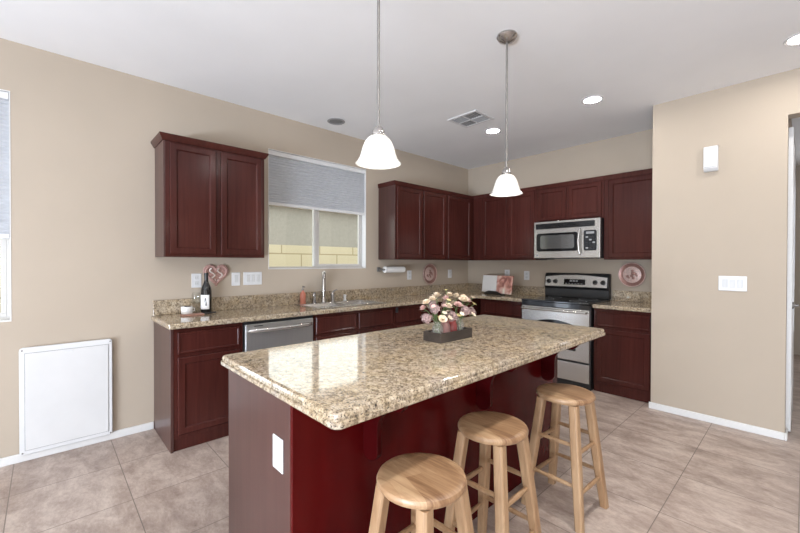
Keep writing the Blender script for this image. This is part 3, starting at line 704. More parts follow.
# ------------------------------------------------------------------ stools
def make_stool(loc, rot, label):
    t = thing('bar_stool', loc, label, 'bar stool', 'oak stools along the island')
    t.rotation_euler = (0, 0, rot)
    hs_ = 0.63; r = 0.150
    seat = MB().lathe([(r - 0.03, hs_ - 0.034), (r - 0.008, hs_ - 0.031), (r - 0.001, hs_ - 0.022), (r, hs_ - 0.014), (r - 0.004, hs_ - 0.005), (r - 0.014, hs_ - 0.0005), (r - 0.03, hs_)], (0, 0, 0), 48)
    part('seat', seat, M['oak'], t, local=True)
    top_, bot_ = 0.088, 0.150
    legs = {}
    for sx in (-1, 1):
        for sy in (-1, 1):
            p0 = Vector((sx * bot_, sy * bot_, 0.0)); p1 = Vector((sx * top_, sy * top_, hs_ - 0.033)); legs[(sx, sy)] = (p0, p1)
            def sec(p, h):
                c = 0.30 * h
                return [(p.x + a, p.y + b, p.z) for a, b in ((h - c, -h), (h, -h + c), (h, h - c), (h - c, h), (-h + c, h), (-h, h - c), (-h, -h + c), (-h + c, -h))]
            part('leg', MB().rings([sec(p0, 0.019), sec(p0.lerp(p1, 0.5), 0.0225), sec(p1, 0.022)]), M['oakleg'], t, 0.002, local=True)
    def at(k, z): p0, p1 = legs[k]; return p0.lerp(p1, z / p1.z)
    for a, b, zs_ in (((-1, -1), (1, -1), (0.20, 0.395)), ((-1, 1), (1, 1), (0.20, 0.395)), ((-1, -1), (-1, 1), (0.165, 0.355)), ((1, -1), (1, 1), (0.165, 0.355))):
        for z in zs_:
            p, q = at(a, z), at(b, z); d_ = (q - p).normalized()
            part('rung', MB().tube([p + d_ * 0.015, p.lerp(q, 0.5), q - d_ * 0.015], [0.0095, 0.0115, 0.0095], 10), M['oakleg'], t, local=True)
    return t
s1 = make_stool((2.692, -3.854, 0), 0.05, 'round-seated natural oak stool nearest the camera, cut off by the bottom of the photo')
s2 = copy_thing(s1, (2.63, -3.341, 0), 'middle one of the three round natural oak stools at the island'); s2.rotation_euler.z = 0.02
s3 = copy_thing(s1, (2.662, -2.683, 0), 'farthest natural oak stool, at the end of the island toward the range'); s3.rotation_euler.z = -0.04

# ------------------------------------------------------------------ pendants and ceiling fittings
def make_pendant(x, y, label):
    zr = 1.770      # rim height
    t = thing('pendant_lamp', (x, y, H), label, 'pendant lamp', 'bell-shaped glass pendants over the island')
    part('canopy', MB().lathe([(0.0, -0.0), (0.062, 0.0), (0.064, -0.010), (0.050, -0.030), (0.020, -0.042), (0.006, -0.046)], (0, 0, 0), 32, cap0=False), M['chrome'], t, local=True)
    zt = zr + 0.124 - H
    part('rod', MB().cyl((0, 0, -0.046), (0, 0, zt + 0.035), 0.0065, seg=12), M['nickel'], t, local=True)
    part('socket_cap', MB().lathe([(0.007, 0.045), (0.016, 0.040), (0.028, 0.018), (0.030, 0.0), (0.026, -0.010)], (0, 0, zt), 24), M['chrome'], t, local=True)
    outer = [(0.024, 0.0), (0.036, -0.004), (0.050, -0.014), (0.062, -0.032), (0.071, -0.056), (0.0775, -0.080), (0.084, -0.100), (0.093, -0.114), (0.1025, -0.124)]
    inner = [(r_ - 0.004, z_ - (0.003 if i < 3 else 0.0005)) for i, (r_, z_) in enumerate(outer)]
    part('glass_shade', MB().lathe(outer + list(reversed(inner)), (0, 0, zt), 40, closed=False, cap0=False, cap1=False), M['alabaster'], t, local=True, sharp=80)
    part('bulb', MB().lathe([(0.012, -0.006), (0.013, -0.030), (0.020, -0.046), (0.027, -0.068), (0.026, -0.088), (0.016, -0.102), (0.004, -0.106)], (0, 0, zt), 20), M['bulb'], t, local=True)
    d = bpy.data.lights.new('pendant_light', 'POINT'); d.energy = 2.0; d.color = (1.0, 0.96, 0.90); d.shadow_soft_size = 0.03
    o = bpy.data.objects.new('pendant_light', d); COL.objects.link(o); o.parent = t; o.location = (0, 0, zt - 0.112)
    return t
p1 = make_pendant(2.256, -3.680, 'white bell glass pendant nearer the camera, hanging left of the other')
p2 = copy_thing(p1, (2.252, -2.618, H), 'white bell glass pendant hanging farther from the camera with its ceiling canopy in view')

def downlight(x, y, label, lit=True):
    t = thing('recessed_downlight', (x, y, H), label, 'ceiling light', 'recessed ceiling downlights')
    part('trim_ring', MB().lathe([(0.088, 0.0), (0.090, -0.004), (0.084, -0.008), (0.068, -0.006), (0.066, 0.0)], (0, 0, 0), 32, cap0=False, cap1=False), M['white'] if lit else M['grey'], t, local=True)
    part('lens', MB().lathe([(0.066, 0.0), (0.066, -0.003), (0.060, -0.004)], (0, 0, 0), 28), M['lens'] if lit else M['lens_off'], t, local=True)
    return t
downlight(2.262, -1.232, 'lit recessed downlight in front of the wall with the white chime box')
downlight(1.215, -1.190, 'lit recessed downlight beside the ceiling air vent')
downlight(3.535, -1.225, 'lit recessed downlight cut off at the right edge of the photo')
downlight(0.275, -2.59, 'unlit grey recessed downlight above the sink window', False)
for x, y in ((4.8, -1.225), (1.2, -6.2), (3.2, -6.2), (5.2, -6.2), (5.2, -3.7)):  # downlights added out of view to strengthen the room light
    downlight(x, y, 'added lit downlight, out of view in the great room part of the ceiling')
for y in (-3.95, -2.95):
    dl = downlight(3.08, y, 'lit recessed downlight over the bar stools')
    d = bpy.data.lights.new('downlight_beam', 'SPOT'); d.energy = 60; d.color = (1.0, 0.99, 0.97); d.spot_size = math.radians(105); d.spot_blend = 1.0; d.shadow_soft_size = 0.08
    o = bpy.data.objects.new('downlight_beam', d); COL.objects.link(o); o.parent = dl; o.location = (0, 0, -0.02)

vt = thing('air_vent', (1.255, -1.645, H), 'square white ceiling air vent above the corner cabinets', 'air vent')
V0, V1, U0, U1 = 1.08, 1.43, -1.80, -1.49
part('vent_frame', grid_solid([V0, V0 + 0.03, V1 - 0.03, V1], [U0, U0 + 0.03, U1 - 0.03, U1], [H - 0.010, H], lambda i, j, k: i == 1 and j == 1), M['white'], vt, 0.003)
part('duct_opening', MB().box(V0 + 0.03, U0 + 0.03, H - 0.0015, V1 - 0.03, U1 - 0.03, H), M['blackp'], vt)
cxv, cyv = (V0 + V1) / 2, (U0 + U1) / 2
part('cross_bar', MB().box(cxv - 0.006, U0 + 0.03, H - 0.011, cxv + 0.006, U1 - 0.03, H - 0.002).box(V0 + 0.03, cyv - 0.006, H - 0.0105, V1 - 0.03, cyv + 0.006, H - 0.002), M['white'], vt)
for qx in (0, 1):
    for qy in (0, 1):
        a0, a1 = (V0 + 0.035, cxv - 0.01) if qx == 0 else (cxv + 0.01, V1 - 0.035)
        b0, b1 = (U0 + 0.035, cyv - 0.01) if qy == 0 else (cyv + 0.01, U1 - 0.035)
        for k in range(5):
            mb = MB(); f_ = (k + 0.5) / 5
            if (qx + qy) % 2 == 0:
                yy = b0 + (b1 - b0) * f_; mb.rings([[(a0, yy - 0.002, H - 0.002), (a0, yy - 0.001, H - 0.002), (a0, yy + 0.005, H - 0.010), (a0, yy + 0.004, H - 0.010)], [(a1, yy - 0.002, H - 0.002), (a1, yy - 0.001, H - 0.002), (a1, yy + 0.005, H - 0.010), (a1, yy + 0.004, H - 0.010)]])
            else:
                xx = a0 + (a1 - a0) * f_; mb.rings([[(xx - 0.002, b0, H - 0.002), (xx - 0.001, b0, H - 0.002), (xx - 0.008, b0, H - 0.010), (xx - 0.009, b0, H - 0.010)], [(xx - 0.002, b1, H - 0.002), (xx - 0.001, b1, H - 0.002), (xx - 0.008, b1, H - 0.010), (xx - 0.009, b1, H - 0.010)]])
            part('louvre', mb, M['grey'], vt, smooth=False)

# ------------------------------------------------------------------ wall fittings
def outlet(loc, facing, label, kind='outlet', w_=0.078, h_=0.120, n=1):
    """plate centred at loc=(u, v) on a wall at n=loc[2]"""
    f = face_map(facing); u, v, nn = loc
    nm = {'outlet': 'wall_outlet', 'switch': 'light_switch'}[kind]
    t = thing(nm, f(u, v, nn), label, 'outlet' if kind == 'outlet' else 'light switch')
    a, b = f(u - w_ / 2, v - h_ / 2, nn), f(u + w_ / 2, v + h_ / 2, nn + 0.006)
    part('cover_plate', MB().box(*a, *b), M['white'], t, 0.003)
    for i in range(n):
        uc = u + (i - (n - 1) / 2) * 0.046
        if kind == 'outlet':
            for dv in (-0.024, 0.024):
                a, b = f(uc - 0.017, v + dv - 0.017, nn + 0.004), f(uc + 0.017, v + dv + 0.017, nn + 0.008)
                k = part('socket', MB().box(*a, *b), M['device'], t, 0.004)
                mb = MB()
                for du in (-0.007, 0.007):
                    a, b = f(uc + du - 0.0012, v + dv - 0.006, nn + 0.0079), f(uc + du + 0.0012, v + dv + 0.006, nn + 0.0083); mb.box(*a, *b)
                part('slot', mb, M['grey'], k)
        else:
            a, b = f(uc - 0.017, v - 0.034, nn + 0.004), f(uc + 0.017, v + 0.034, nn + 0.010)
            part('rocker', MB().box(*a, *b), M['device'], t, 0.003)
    return t
outlet((-3.820, 1.176, 0), 'X', 'white outlet on the window wall left of the heart decoration')
outlet((-3.492, 1.180, 0), 'X', 'single white rocker switch just right of the heart decoration', 'switch', 0.076)
outlet((-3.337, 1.182, 0), 'X', 'wide white three-gang switch left of the sink window', 'switch', 0.175, n=3)
outlet((-1.270, 1.174, 0), 'X', 'white outlet between the paper towel and the round plate')
outlet((-0.440, 1.176, 0), 'X', 'white outlet right of the round plate near the room corner')
outlet((0.682, 1.180, 0), '-Y', 'white outlet partly hidden behind the open cookbook')
outlet((0.980, 1.166, 0), '-Y', 'white outlet between the cookbook and the range')
outlet((3.155, 1.170, -YR), '-Y', 'white three-gang switch on the plain wall under the chime box', 'switch', 0.175, 0.120, n=3)
ch = thing('door_chime', (3.02, YR, 2.18), 'small white chime box high on the plain wall at right', 'door chime')
part('housing', MB().prism([(YR, 2.098), (YR - 0.030, 2.098), (YR - 0.050, 2.122), (YR - 0.050, 2.300), (YR, 2.300)], 'x', 2.968, 3.062), M['white'], ch, 0.004)
part('seam', MB().box(2.975, YR - 0.0515, 2.128, 3.055, YR - 0.049, 2.131), M['grey'], ch)

# pet door cover
pd = thing('pet_door_panel', (0, -4.65, 0.04), 'white square pet door panel low on the left wall', 'pet door')
P0, P1, PZ0, PZ1 = -4.893, -4.402, 0.050, 0.762
part('frame', MB().prism(rrect(P0, PZ0, P1, PZ1, 0.02), 'x', 0.0145, 0.036), M['white'], pd, 0.004)
part('cover', MB().box(0.036, P0 + 0.028, PZ0 + 0.03, 0.041, P1 - 0.024, PZ1 - 0.04), M['panelw'], pd, 0.002)
mb = MB()
for (a, b, c, d_) in ((P0 + 0.025, PZ0 + 0.027, P1 - 0.021, PZ0 + 0.0295), (P0 + 0.025, PZ1 - 0.0395, P1 - 0.021, PZ1 - 0.037), (P0 + 0.025, PZ0 + 0.0295, P0 + 0.0275, PZ1 - 0.0395), (P1 - 0.0235, PZ0 + 0.0295, P1 - 0.021, PZ1 - 0.0395)):
    mb.box(0.0355, a, b, 0.0368, c, d_)
part('gasket', mb, M['grey'], pd)
for yy in (P0 + 0.014, P1 - 0.012):
    for zz in (PZ0 + 0.014, PZ1 - 0.018):
        part('screw', MB().lathe([(0.005, 0.036), (0.005, 0.038), (0.003, 0.039)], (0, yy, zz), 12, 'x'), M['nickel'], pd)
part('latch', MB().prism(rrect(-4.665, PZ1 - 0.066, -4.625, PZ1 - 0.050, 0.006), 'x', 0.041, 0.046), M['white'], pd, 0.001)

# paper towel holder
pt = thing('paper_towel_holder', (0.07, -1.66, 1.29), 'wall-mounted paper towel roll under the cabinet right of the sink window', 'paper towel')
part('bracket', MB().box(0.003, -1.825, 1.225, 0.018, -1.780, 1.280).box(0.018, -1.800, 1.238, 0.100, -1.788, 1.264), M['nickel'], pt, 0.003)
part('rod', MB().cyl((0.085, -1.80, 1.250), (0.085, -1.44, 1.250), 0.006, seg=10), M['nickel'], pt)
part('roll', MB().lathe([(0.012, -1.770), (0.038, -1.770), (0.038, -1.455), (0.012, -1.455)], (0.085, 0, 1.250), 24, 'y', closed=True), M['paper'], pt)

# wall plates
def plate(c, facing, label):
    f = face_map(facing); u, v, r = c
    t = thing('decorative_plate', f(u, v, 0), label, 'plate')
    def lat(prof, ecc=1.0):
        return MB().rings([[f(u + rr * math.cos(2 * PI * k / 40), v + rr * math.sin(2 * PI * k / 40), n) for k in range(40)] for rr, n in prof])
    part('plate_body', lat([(r * 0.5, 0.001), (r * 0.7, 0.004), (r, 0.020), (r, 0.024), (r * 0.93, 0.024), (r * 0.72, 0.012), (r * 0.70, 0.010)]), M['copper'], t)
    part('rim_bead', MB().tube([f(u + r * 0.96 * math.cos(2 * PI * k / 40), v + r * 0.96 * math.sin(2 * PI * k / 40), 0.024) for k in range(40)], 0.005, 8, closed=True), M['copper_light'], t)
    part('medallion', lat([(r * 0.66, 0.010), (r * 0.66, 0.013), (r * 0.62, 0.015)]), M['copper_light'], t)
    mb = MB()
    rnd = random.Random(3)
    for k in range(9):
        a = rnd.uniform(0, 2 * PI); q = rnd.uniform(0, 0.42) * r
        c_ = f(u + q * math.cos(a), v + q * math.sin(a) - 0.1 * r, 0.015)
        mb.ball(c_, r * rnd.uniform(0.07, 0.14), 2, (0.35, 1, 1) if facing == 'X' else (1, 0.35, 1))
    part('relief', mb, M['copper'], t)
    return t
plate((-0.888, 1.182, 0.142), 'X', 'round rosy copper plate on the window wall between two outlets')
plate((2.243, 1.207, 0.136), '-Y', 'round rosy copper plate on the back wall right of the range')

# heart decoration
ht = thing('heart_decoration', (0, -3.665, 1.22), 'rosy wicker heart with pale curls hanging behind the bottle', 'wall decoration')
hc = []
for k in range(48):
    a = 2 * PI * k / 48
    hx = 16 * math.sin(a) ** 3; hz = 13 * math.cos(a) - 5 * math.cos(2 * a) - 2 * math.cos(3 * a) - math.cos(4 * a)
    hc.append((hx / 16, hz / 16))
S_ = 0.098
def hpnt(a, b, n=0.0): return (0.012 + n, -3.665 + a * S_, 1.232 + b * S_)
mb = MB()
for sc, n in ((1.0, 0.0), (0.88, 0.006), (0.93, -0.004)):
    mb.tube([hpnt(a * sc, b * sc, n) for a, b in hc], 0.009, 8, closed=True)
part('heart_rim', mb, M['rose'], ht)
part('heart_face', MB().prism([(-3.665 + a * S_ * 0.9, 1.232 + b * S_ * 0.9) for a, b in hc], 'x', 0.002, 0.009), M['rose'], ht)
mb = MB()
for off in (-0.34, 0.30):
    pts = []
    for k in range(25):
        s_ = k / 24
        pts.append(hpnt(off - 0.20 * math.sin(2 * PI * s_ + 0.3), 0.48 - 0.86 * s_, 0.004 + 0.004))
    mb.tube(pts, 0.007, 8)
part('curl', mb, M['ribbon'], ht)
part('ribbon', MB().tube([hpnt(-0.12, -0.45, 0.004), hpnt(-0.02, -0.85, 0.006), hpnt(0.16, -0.5, 0.005)], 0.005, 8).tube([hpnt(0.0, -0.8, 0.005), hpnt(0.05, -1.15, 0.002)], 0.004, 8), M['ribbon'], ht)

# ------------------------------------------------------------------ things on the left worktop
bt = thing('wine_bottle', (0.090, -3.768, SIT), 'dark glass wine bottle with a white label on the left worktop', 'bottle')
part('bottle_glass', MB().lathe([(0.038, 0), (0.041, 0.006), (0.041, 0.185), (0.036, 0.212), (0.020, 0.250), (0.015, 0.272), (0.015, 0.318), (0.017, 0.320), (0.017, 0.332), (0.012, 0.334)], (0.090, -3.768, SIT), 28), M['bottle'], bt)
a0 = math.radians(-48)
lab = MB(); rr0 = 0.0418
cols = [[(0.090 + rr0 * math.cos(a0 + math.radians(d_)), -3.768 + rr0 * math.sin(a0 + math.radians(d_)), z) for z in (SIT + 0.030, SIT + 0.150)] for d_ in range(-65, 66, 10)]
for p, q in zip(cols[:-1], cols[1:]): lab.face((p[0], q[0], q[1], p[1]))
lb = part('label', lab, M['paper'], bt)
mb = MB(); rr0 = 0.0421
def lp(d_, z): return (0.090 + rr0 * math.cos(a0 + math.radians(d_)), -3.768 + rr0 * math.sin(a0 + math.radians(d_)), SIT + z)
for c_, w_, z0_, z1_ in ((22, 10, 0.085, 0.125), (30, 8, 0.06, 0.09), (-8, 14, 0.055, 0.062), (5, 12, 0.130, 0.137)):
    mb.face((lp(c_ - w_, z0_), lp(c_ + w_, z0_), lp(c_ + w_ * 0.5, z1_), lp(c_ - w_ * 0.5, z1_)))
part('label_print', mb, M['blackp'], lb)
part('capsule', MB().lathe([(0.0155, 0.268), (0.0158, 0.318), (0.0178, 0.3195), (0.0178, 0.3325), (0.012, 0.3355)], (0.090, -3.768, SIT), 24), M['blackp'], bt)
cn = thing('ceramic_crock', (0.085, -3.915, SIT), 'small white ceramic pot with dark contents at the left end of the worktop', 'pot')
part('pot_body', MB().lathe([(0.034, 0), (0.041, 0.004), (0.043, 0.045), (0.043, 0.060), (0.039, 0.060), (0.038, 0.048)], (0.085, -3.915, SIT), 24), M['ceramic'], cn)
mb = MB(); rnd = random.Random(5)
for k in range(7): mb.ball((0.085 + rnd.uniform(-0.022, 0.022), -3.915 + rnd.uniform(-0.022, 0.022), SIT + 0.054), 0.013, 1)
part('contents', mb, flat('dark_berries', (0.06, 0.035, 0.03), 0.5), cn)
mb = MB().tube([(0.085, -3.915 + 0.040, SIT + 0.045), (0.085, -3.915 + 0.058, SIT + 0.042), (0.085, -3.915 + 0.058, SIT + 0.022), (0.085, -3.915 + 0.042, SIT + 0.018)], 0.0045, 8)
part('handle', mb, M['ceramic'], cn)
wg = thing('wine_glass', (0.062, -3.838, SIT), 'clear stemmed glass standing between the white pot and the bottle', 'wine glass')
part('foot', MB().lathe([(0.030, 0), (0.030, 0.002), (0.004, 0.006)], (0.062, -3.838, SIT), 24), M['cglass'], wg)
part('stem', MB().cyl((0.062, -3.838, SIT + 0.005), (0.062, -3.838, SIT + 0.075), 0.0035, seg=10), M['cglass'], wg)
part('bowl', MB().lathe([(0.004, 0.075), (0.024, 0.088), (0.034, 0.115), (0.032, 0.150), (0.028, 0.170), (0.0270, 0.170), (0.031, 0.150), (0.033, 0.115), (0.023, 0.090), (0.004, 0.078)], (0.062, -3.838, SIT), 24), M['cglass'], wg)
cu = thing('cutting_board', (0.265, -3.87, SIT), 'slim rosy wooden board with dark handle lying in front of the bottle', 'cutting board')
part('board', MB().prism(rrect(0.165, -3.985, 0.250, -3.825, 0.012), 'z', SIT, SIT + 0.010), flat('rosy_board_wood', (0.42, 0.22, 0.16), 0.5, 0, 0.2, 50), cu, 0.002)
part('handle', MB().tube([(0.207, -3.828, SIT + 0.007), (0.204, -3.77, SIT + 0.008), (0.202, -3.725, SIT + 0.008)], [0.006, 0.007, 0.006], 10), M['blackp'], cu)

# ------------------------------------------------------------------ cookbook on a stand
ck = thing('cookbook', (0.672, -0.268, CT + 0.001), 'open cookbook with a white page and a picture page left of the range', 'book')
BA = math.radians(-20)
BT = Matrix.Translation((0, 0, 0.012)) @ Matrix.Rotation(math.radians(-7), 4, 'X')
bk = [part('cover', MB().box(-0.325, 0.0, 0.0, 0.325, 0.006, 0.250).xf(BT), flat('brown_book_cover', (0.20, 0.10, 0.07), 0.5), ck, 0.002, local=True)]
part('white_page', MB().box(-0.317, -0.012, 0.004, -0.004, 0.0, 0.243).xf(BT), M['paper'], ck, 0.003, local=True)['label'] = 'blank white left page'
def pic_mat():
    m, nt, p = newmat('food_picture_page'); mp = coords(nt, (9, 9, 9)); n = nd(nt, 'ShaderNodeTexNoise', Scale=1.0, Detail=3.0, Distortion=0.8); lk(nt, mp, 'Vector', n, 'Vector')
    r = ramp(nt, [(0.36, (0.30, 0.12, 0.10)), (0.46, (0.62, 0.30, 0.24)), (0.56, (0.74, 0.52, 0.44)), (0.70, (0.82, 0.76, 0.66))]); lk(nt, n, 'Fac', r, 'Fac'); lk(nt, r, 'Color', p, 'Base Color'); setp(p, Roughness=0.4); return m
part('picture_page', MB().box(0.004, -0.012, 0.004, 0.317, 0.0, 0.243).xf(BT), pic_mat(), ck, 0.003, local=True)['label'] = 'page with a rosy food picture'
ck.rotation_euler = (0, 0, BA)
cs = thing('cookbook_stand', (0.672, -0.268, CT + 0.001), 'dark easel stand holding the open cookbook left of the range', 'book stand')
part('ledge', MB().box(-0.19, -0.060, 0.0, 0.19, 0.004, 0.010), M['blackp'], cs, 0.003, local=True)
part('lip', MB().prism([(-0.18, 0.010), (0.18, 0.010), (0.18, 0.020), (0.09, 0.046), (-0.09, 0.046), (-0.18, 0.020)], 'y', -0.060, -0.050), M['blackp'], cs, 0.002, local=True)
part('back_rest', MB().box(-0.10, 0.008, 0.012, 0.10, 0.016, 0.20).xf(Matrix.Rotation(math.radians(-7), 4, 'X')), M['blackp'], cs, 0.002, local=True)
cs.rotation_euler = (0, 0, BA)

# ------------------------------------------------------------------ flowers in jars in a tray on the island
TX, TY = 2.218, -3.145
TW, TLn, TH = 0.062, 0.135, 0.050
ROT = 0.0
tr = thing('flower_tray', (TX, TY, ISL), 'weathered grey wooden tray holding the jars on the island', 'tray')
part('tray_bottom', MB().box(TX - TW, TY - TLn, ISL, TX + TW, TY + TLn, ISL + 0.008), M['greywood'], tr)
for nm, b in (('tray_side', (TX - TW, TY - TLn, TX - TW + 0.009, TY + TLn)), ('tray_side', (TX + TW - 0.009, TY - TLn, TX + TW, TY + TLn)), ('tray_side', (TX - TW + 0.009, TY - TLn, TX + TW - 0.009, TY - TLn + 0.009)), ('tray_side', (TX - TW + 0.009, TY + TLn - 0.009, TX + TW - 0.009, TY + TLn))):
    part(nm, MB().box(b[0], b[1], ISL + 0.008, b[2], b[3], ISL + TH), M['greywood'], tr, 0.0015)
JZ = ISL + 0.009
jars = []
def jar(y, mat, label):
    t = thing('flower_jar', (TX, y, JZ), label, 'jar', 'small jars in the flower tray')
    part('jar_body', MB().lathe([(0.026, 0), (0.030, 0.005), (0.030, 0.062), (0.024, 0.078), (0.021, 0.084), (0.023, 0.094), (0.0205, 0.094), (0.019, 0.084), (0.022, 0.077), (0.028, 0.061), (0.028, 0.007), (0.010, 0.004)], (TX, y, JZ), 24), mat, t)
    part('jar_rim', MB().tube([(TX + 0.0225 * math.cos(2 * PI * k / 20), y + 0.0225 * math.sin(2 * PI * k / 20), JZ + 0.093) for k in range(20)], 0.0022, 6, closed=True), mat, t)
    jars.append((TX, y))
jar(TY - 0.090, M['jglass'], 'clear glass jar at the left end of the flower tray')
jar(TY - 0.030, M['pglass'], 'pale pink glass jar in the flower tray')
jar(TY + 0.030, M['rglass'], 'dusky rose jar in the flower tray')
jar(TY + 0.090, M['jglass'], 'clear glass jar at the right end of the flower tray')

def rose_mesh(r):
    mb = MB(); rnd = random.Random(int(r * 1e5))
    for ring, (n, tilt, rad, sz) in enumerate(((3, 0.25, 0.22, 0.55), (5, 0.65, 0.45, 0.70), (6, 1.05, 0.62, 0.80))):
        for k in range(n):
            a = 2 * PI * k / n + ring * 0.5 + rnd.uniform(-0.15, 0.15)
            grid = []
            for i in range(4):
                row = []
                for j in range(5):
                    s_, t_ = i / 3, (j - 2) / 2
                    wdt = sz * r * (0.35 + 0.65 * math.sin(PI * (0.15 + 0.7 * s_)))
                    out = rad * r * 0.35 + s_ * sz * r * math.sin(tilt) + 0.12 * r * (s_ ** 2)
                    z = s_ * sz * r * 1.15 * math.cos(tilt) - 0.18 * r * ring - 0.10 * r * t_ * t_ * s_
                    x = out - 0.30 * wdt * t_ * t_; y = wdt * t_ * 0.75
                    row.append((x * math.cos(a) - y * math.sin(a), x * math.sin(a) + y * math.cos(a), z))
                grid.append([mb.bm.verts.new(p) for p in row])
            for i in range(3):
                for j in range(4): mb.bm.faces.new((grid[i][j], grid[i][j + 1], grid[i + 1][j + 1], grid[i + 1][j]))
    mb.ball((0, 0, 0.15 * r), 0.26 * r, 1)
    return mb
def hyd_mesh(r):
    mb = MB(); rnd = random.Random(11)
    for k in range(34):
        z = 1 - 1.45 * (k + 0.5) / 34; q = math.sqrt(max(0, 1 - z * z)); a = k * 2.39996
        n = Vector((q * math.cos(a), q * math.sin(a), z)); c = Vector((n.x * 1.0, n.y * 0.85, n.z * 0.8)) * r * rnd.uniform(0.62, 1.06)
        u = n.orthogonal().normalized(); v = n.cross(u)
        for p in range(4):
            b = PI / 2 * p + a; d1 = u * math.cos(b) + v * math.sin(b); d2 = n.cross(d1)
            s_ = r * 0.34
            mb.face((c, c + d1 * s_ * 0.55 + d2 * s_ * 0.45 + n * s_ * 0.1, c + d1 * s_ * 1.05 + n * s_ * 0.22, c + d1 * s_ * 0.55 - d2 * s_ * 0.45 + n * s_ * 0.1))
    mb.ball((0, 0, -0.1 * r), 0.5 * r, 1)
    return mb
def daisy_mesh(r):
    mb = MB()
    for k in range(7):
        a = 2 * PI * k / 7
        P = lambda d, s_, z: (r * (d * math.cos(a) - s_ * math.sin(a)), r * (d * math.sin(a) + s_ * math.cos(a)), r * z)
        mb.face((P(0.1, 0, 0), P(0.55, 0.30, 0.22), P(1.0, 0, 0.30), P(0.55, -0.30, 0.22)))
    mb.ball((0, 0, 0.08 * r), 0.25 * r, 1); return mb
def leaf_on(mb, p, d, L, up):
    d = d.normalized(); s_ = d.cross(up).normalized(); n = s_.cross(d)
    rows = [(p, p)] + [(p + d * L * t + s_ * wd * L - n * dr * L, p + d * L * t - s_ * wd * L - n * dr * L) for t, wd, dr in ((0.3, 0.20, -0.03), (0.6, 0.22, 0.0), (0.85, 0.10, 0.06))]
    tip = p + d * L - n * 0.12 * L
    v = [[mb.bm.verts.new(a) for a in r] for r in rows]; tv = mb.bm.verts.new(tip)
    mb.bm.faces.new((v[0][0], v[1][0], v[1][1]))
    for a, b in zip(v[1:-1], v[2:]): mb.bm.faces.new((a[0], b[0], b[1], a[1]))
    mb.bm.faces.new((v[-1][0], tv, v[-1][1]))
kinds = {}
def flower(kind, i, off, z, r, mat, label):
    """one flower: stem rooted in jar i, bloom at jar centre + off"""
    jx, jy = jars[i]
    od = Vector((off[0], off[1], 0)); od = od / max(od.length, 0.02)
    base_ = Vector((jx + od.x * 0.012, jy + od.y * 0.012, JZ + 0.012))
    head = Vector((jx + off[0], jy + off[1], ISL + z))
    t = thing(kind + '_flower', base_, label, 'flower', {'rose': 'cream and blush roses in the jars', 'hydrangea': 'mauve hydrangea heads in the jars', 'daisy': 'small blossoms in the jars'}[kind])
    neck = Vector((jx + od.x * 0.0145, jy + od.y * 0.0145, JZ + 0.092))
    part('stem', MB().tube([base_, neck, neck.lerp(head, 0.55) + Vector((0, 0, 0.012)), head - Vector((0, 0, 0.2 * r))], 0.0016, 6), M['stem'], t)
    fn = {'rose': rose_mesh, 'hydrangea': hyd_mesh, 'daisy': daisy_mesh}[kind]
    d = (head - Vector((jx, jy, ISL + 0.04))).normalized()
    q = Vector((0, 0, 1)).rotation_difference(d).to_matrix().to_4x4()
    part('bloom', fn(r).xf(Matrix.Translation(head) @ q), mat, t, sharp=80)
    lf = MB()
    out = Vector((off[0], off[1], 0)); out = out.normalized() if out.length > 0.01 else Vector((0, 1, 0))
    dd = (out + Vector((random.uniform(-0.5, 0.5), random.uniform(-0.5, 0.5), random.uniform(-0.1, 0.4))))
    leaf_on(lf, neck.lerp(head, 0.72), dd, random.uniform(0.024, 0.036), Vector((0, 0, 1)))
    if kind != 'daisy': part('leaf', lf, M['leaf'], t)
LR = 'cream rose among the mixed flowers in the island tray'
LB = 'blush pink rose among the mixed flowers in the island tray'
LH = 'dusky mauve hydrangea head among the flowers in the island tray'
LY = 'small yellow blossom among the flowers in the island tray'
LC = 'small cream blossom among the flowers in the island tray'
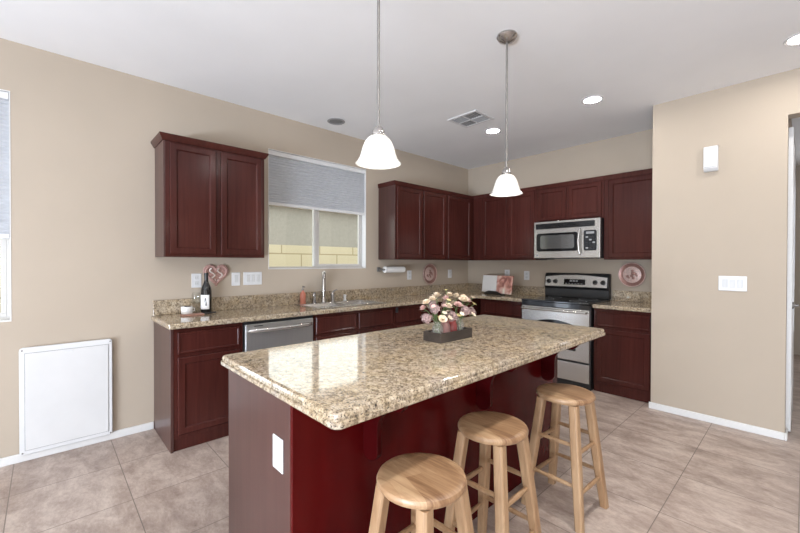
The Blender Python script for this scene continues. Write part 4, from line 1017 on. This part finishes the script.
BL = [  # kind, head position from the tray centre (across, along) and height over the island top, radius
    ('rose', (0.00, -0.165), 0.205, 0.022, 'cream', LR), ('hydrangea', (0.02, -0.190), 0.130, 0.030, 'mauve', LH), ('hydrangea', (0.04, -0.125), 0.170, 0.030, 'mauve', LH),
    ('rose', (-0.01, -0.120), 0.222, 0.024, 'cream', LR), ('rose', (-0.03, -0.065), 0.240, 0.026, 'cream', LR), ('daisy', (0.05, -0.175), 0.190, 0.014, 'blush', LY.replace('yellow', 'blush pink')),
    ('rose', (0.055, -0.075), 0.185, 0.024, 'cream', LR), ('rose', (0.00, -0.020), 0.225, 0.022, 'blush', LB), ('hydrangea', (0.06, -0.035), 0.135, 0.032, 'mauve', LH), ('daisy', (0.07, -0.095), 0.205, 0.015, 'yellow', LY),
    ('daisy', (-0.02, 0.010), 0.262, 0.014, 'yellow', LY), ('rose', (-0.025, 0.035), 0.240, 0.026, 'cream', LR), ('rose', (0.055, 0.020), 0.185, 0.024, 'blush', LB), ('hydrangea', (0.065, 0.060), 0.145, 0.030, 'mauve', LH),
    ('rose', (0.045, 0.085), 0.195, 0.030, 'cream', LR), ('rose', (-0.02, 0.090), 0.230, 0.025, 'cream', LR), ('rose', (0.03, 0.135), 0.205, 0.022, 'blush', LB), ('hydrangea', (0.055, 0.120), 0.140, 0.028, 'mauve', LH),
    ('rose', (-0.01, 0.150), 0.220, 0.022, 'cream', LR), ('daisy', (0.02, 0.195), 0.215, 0.018, 'cream', LC), ('daisy', (0.04, 0.180), 0.180, 0.017, 'yellow', LY), ('hydrangea', (-0.05, -0.075), 0.185, 0.030, 'mauve', LH),
    ('hydrangea', (-0.05, 0.045), 0.185, 0.030, 'mauve', LH), ('rose', (-0.06, -0.14), 0.175, 0.022, 'blush', LB), ('rose', (-0.06, 0.115), 0.180, 0.024, 'cream', LR), ('rose', (0.075, -0.135), 0.135, 0.022, 'cream', LR)]
rf_ = random.Random(21)
for k in range(12):               # small blossoms filling the bunch
    a_ = rf_.uniform(-1, 1); z_ = rf_.uniform(0.13, 0.215) - 0.03 * abs(a_)
    c_ = ('cream', 'blush', 'cream', 'yellow', 'cream', 'blush')[k % 6]
    BL.append(('daisy', (rf_.uniform(0.0, 0.085) * (1 - 0.3 * abs(a_)), a_ * 0.185), z_, rf_.uniform(0.014, 0.019), c_, {'cream': LC, 'blush': LY.replace('yellow', 'blush pink'), 'yellow': LY}[c_]))
BL = [b[:3] + (b[3] * 1.06,) + b[4:] for b in BL]
P_ = [Vector((b[1][0], b[1][1], b[2])) for b in BL]
for it in range(150):                      # let crowded heads settle apart
    for a in range(len(P_)):
        for b in range(a):
            d_ = P_[a] - P_[b]; need = (BL[a][3] + BL[b][3]) * 1.07
            if d_.length < need:
                sh = d_.normalized() * (need - d_.length) * 0.3; P_[a] += sh; P_[b] -= sh
    for p_ in P_: p_.z = min(max(p_.z, 0.13), 0.265)
for q_, (kind, _o, _z, r, mat, lab_) in zip(P_, BL):
    i = min(range(4), key=lambda k: abs((jars[k][1] - TY) - q_.y))
    flower(kind, i, (q_.x, TY + q_.y - jars[i][1]), q_.z, r, M[mat], lab_)
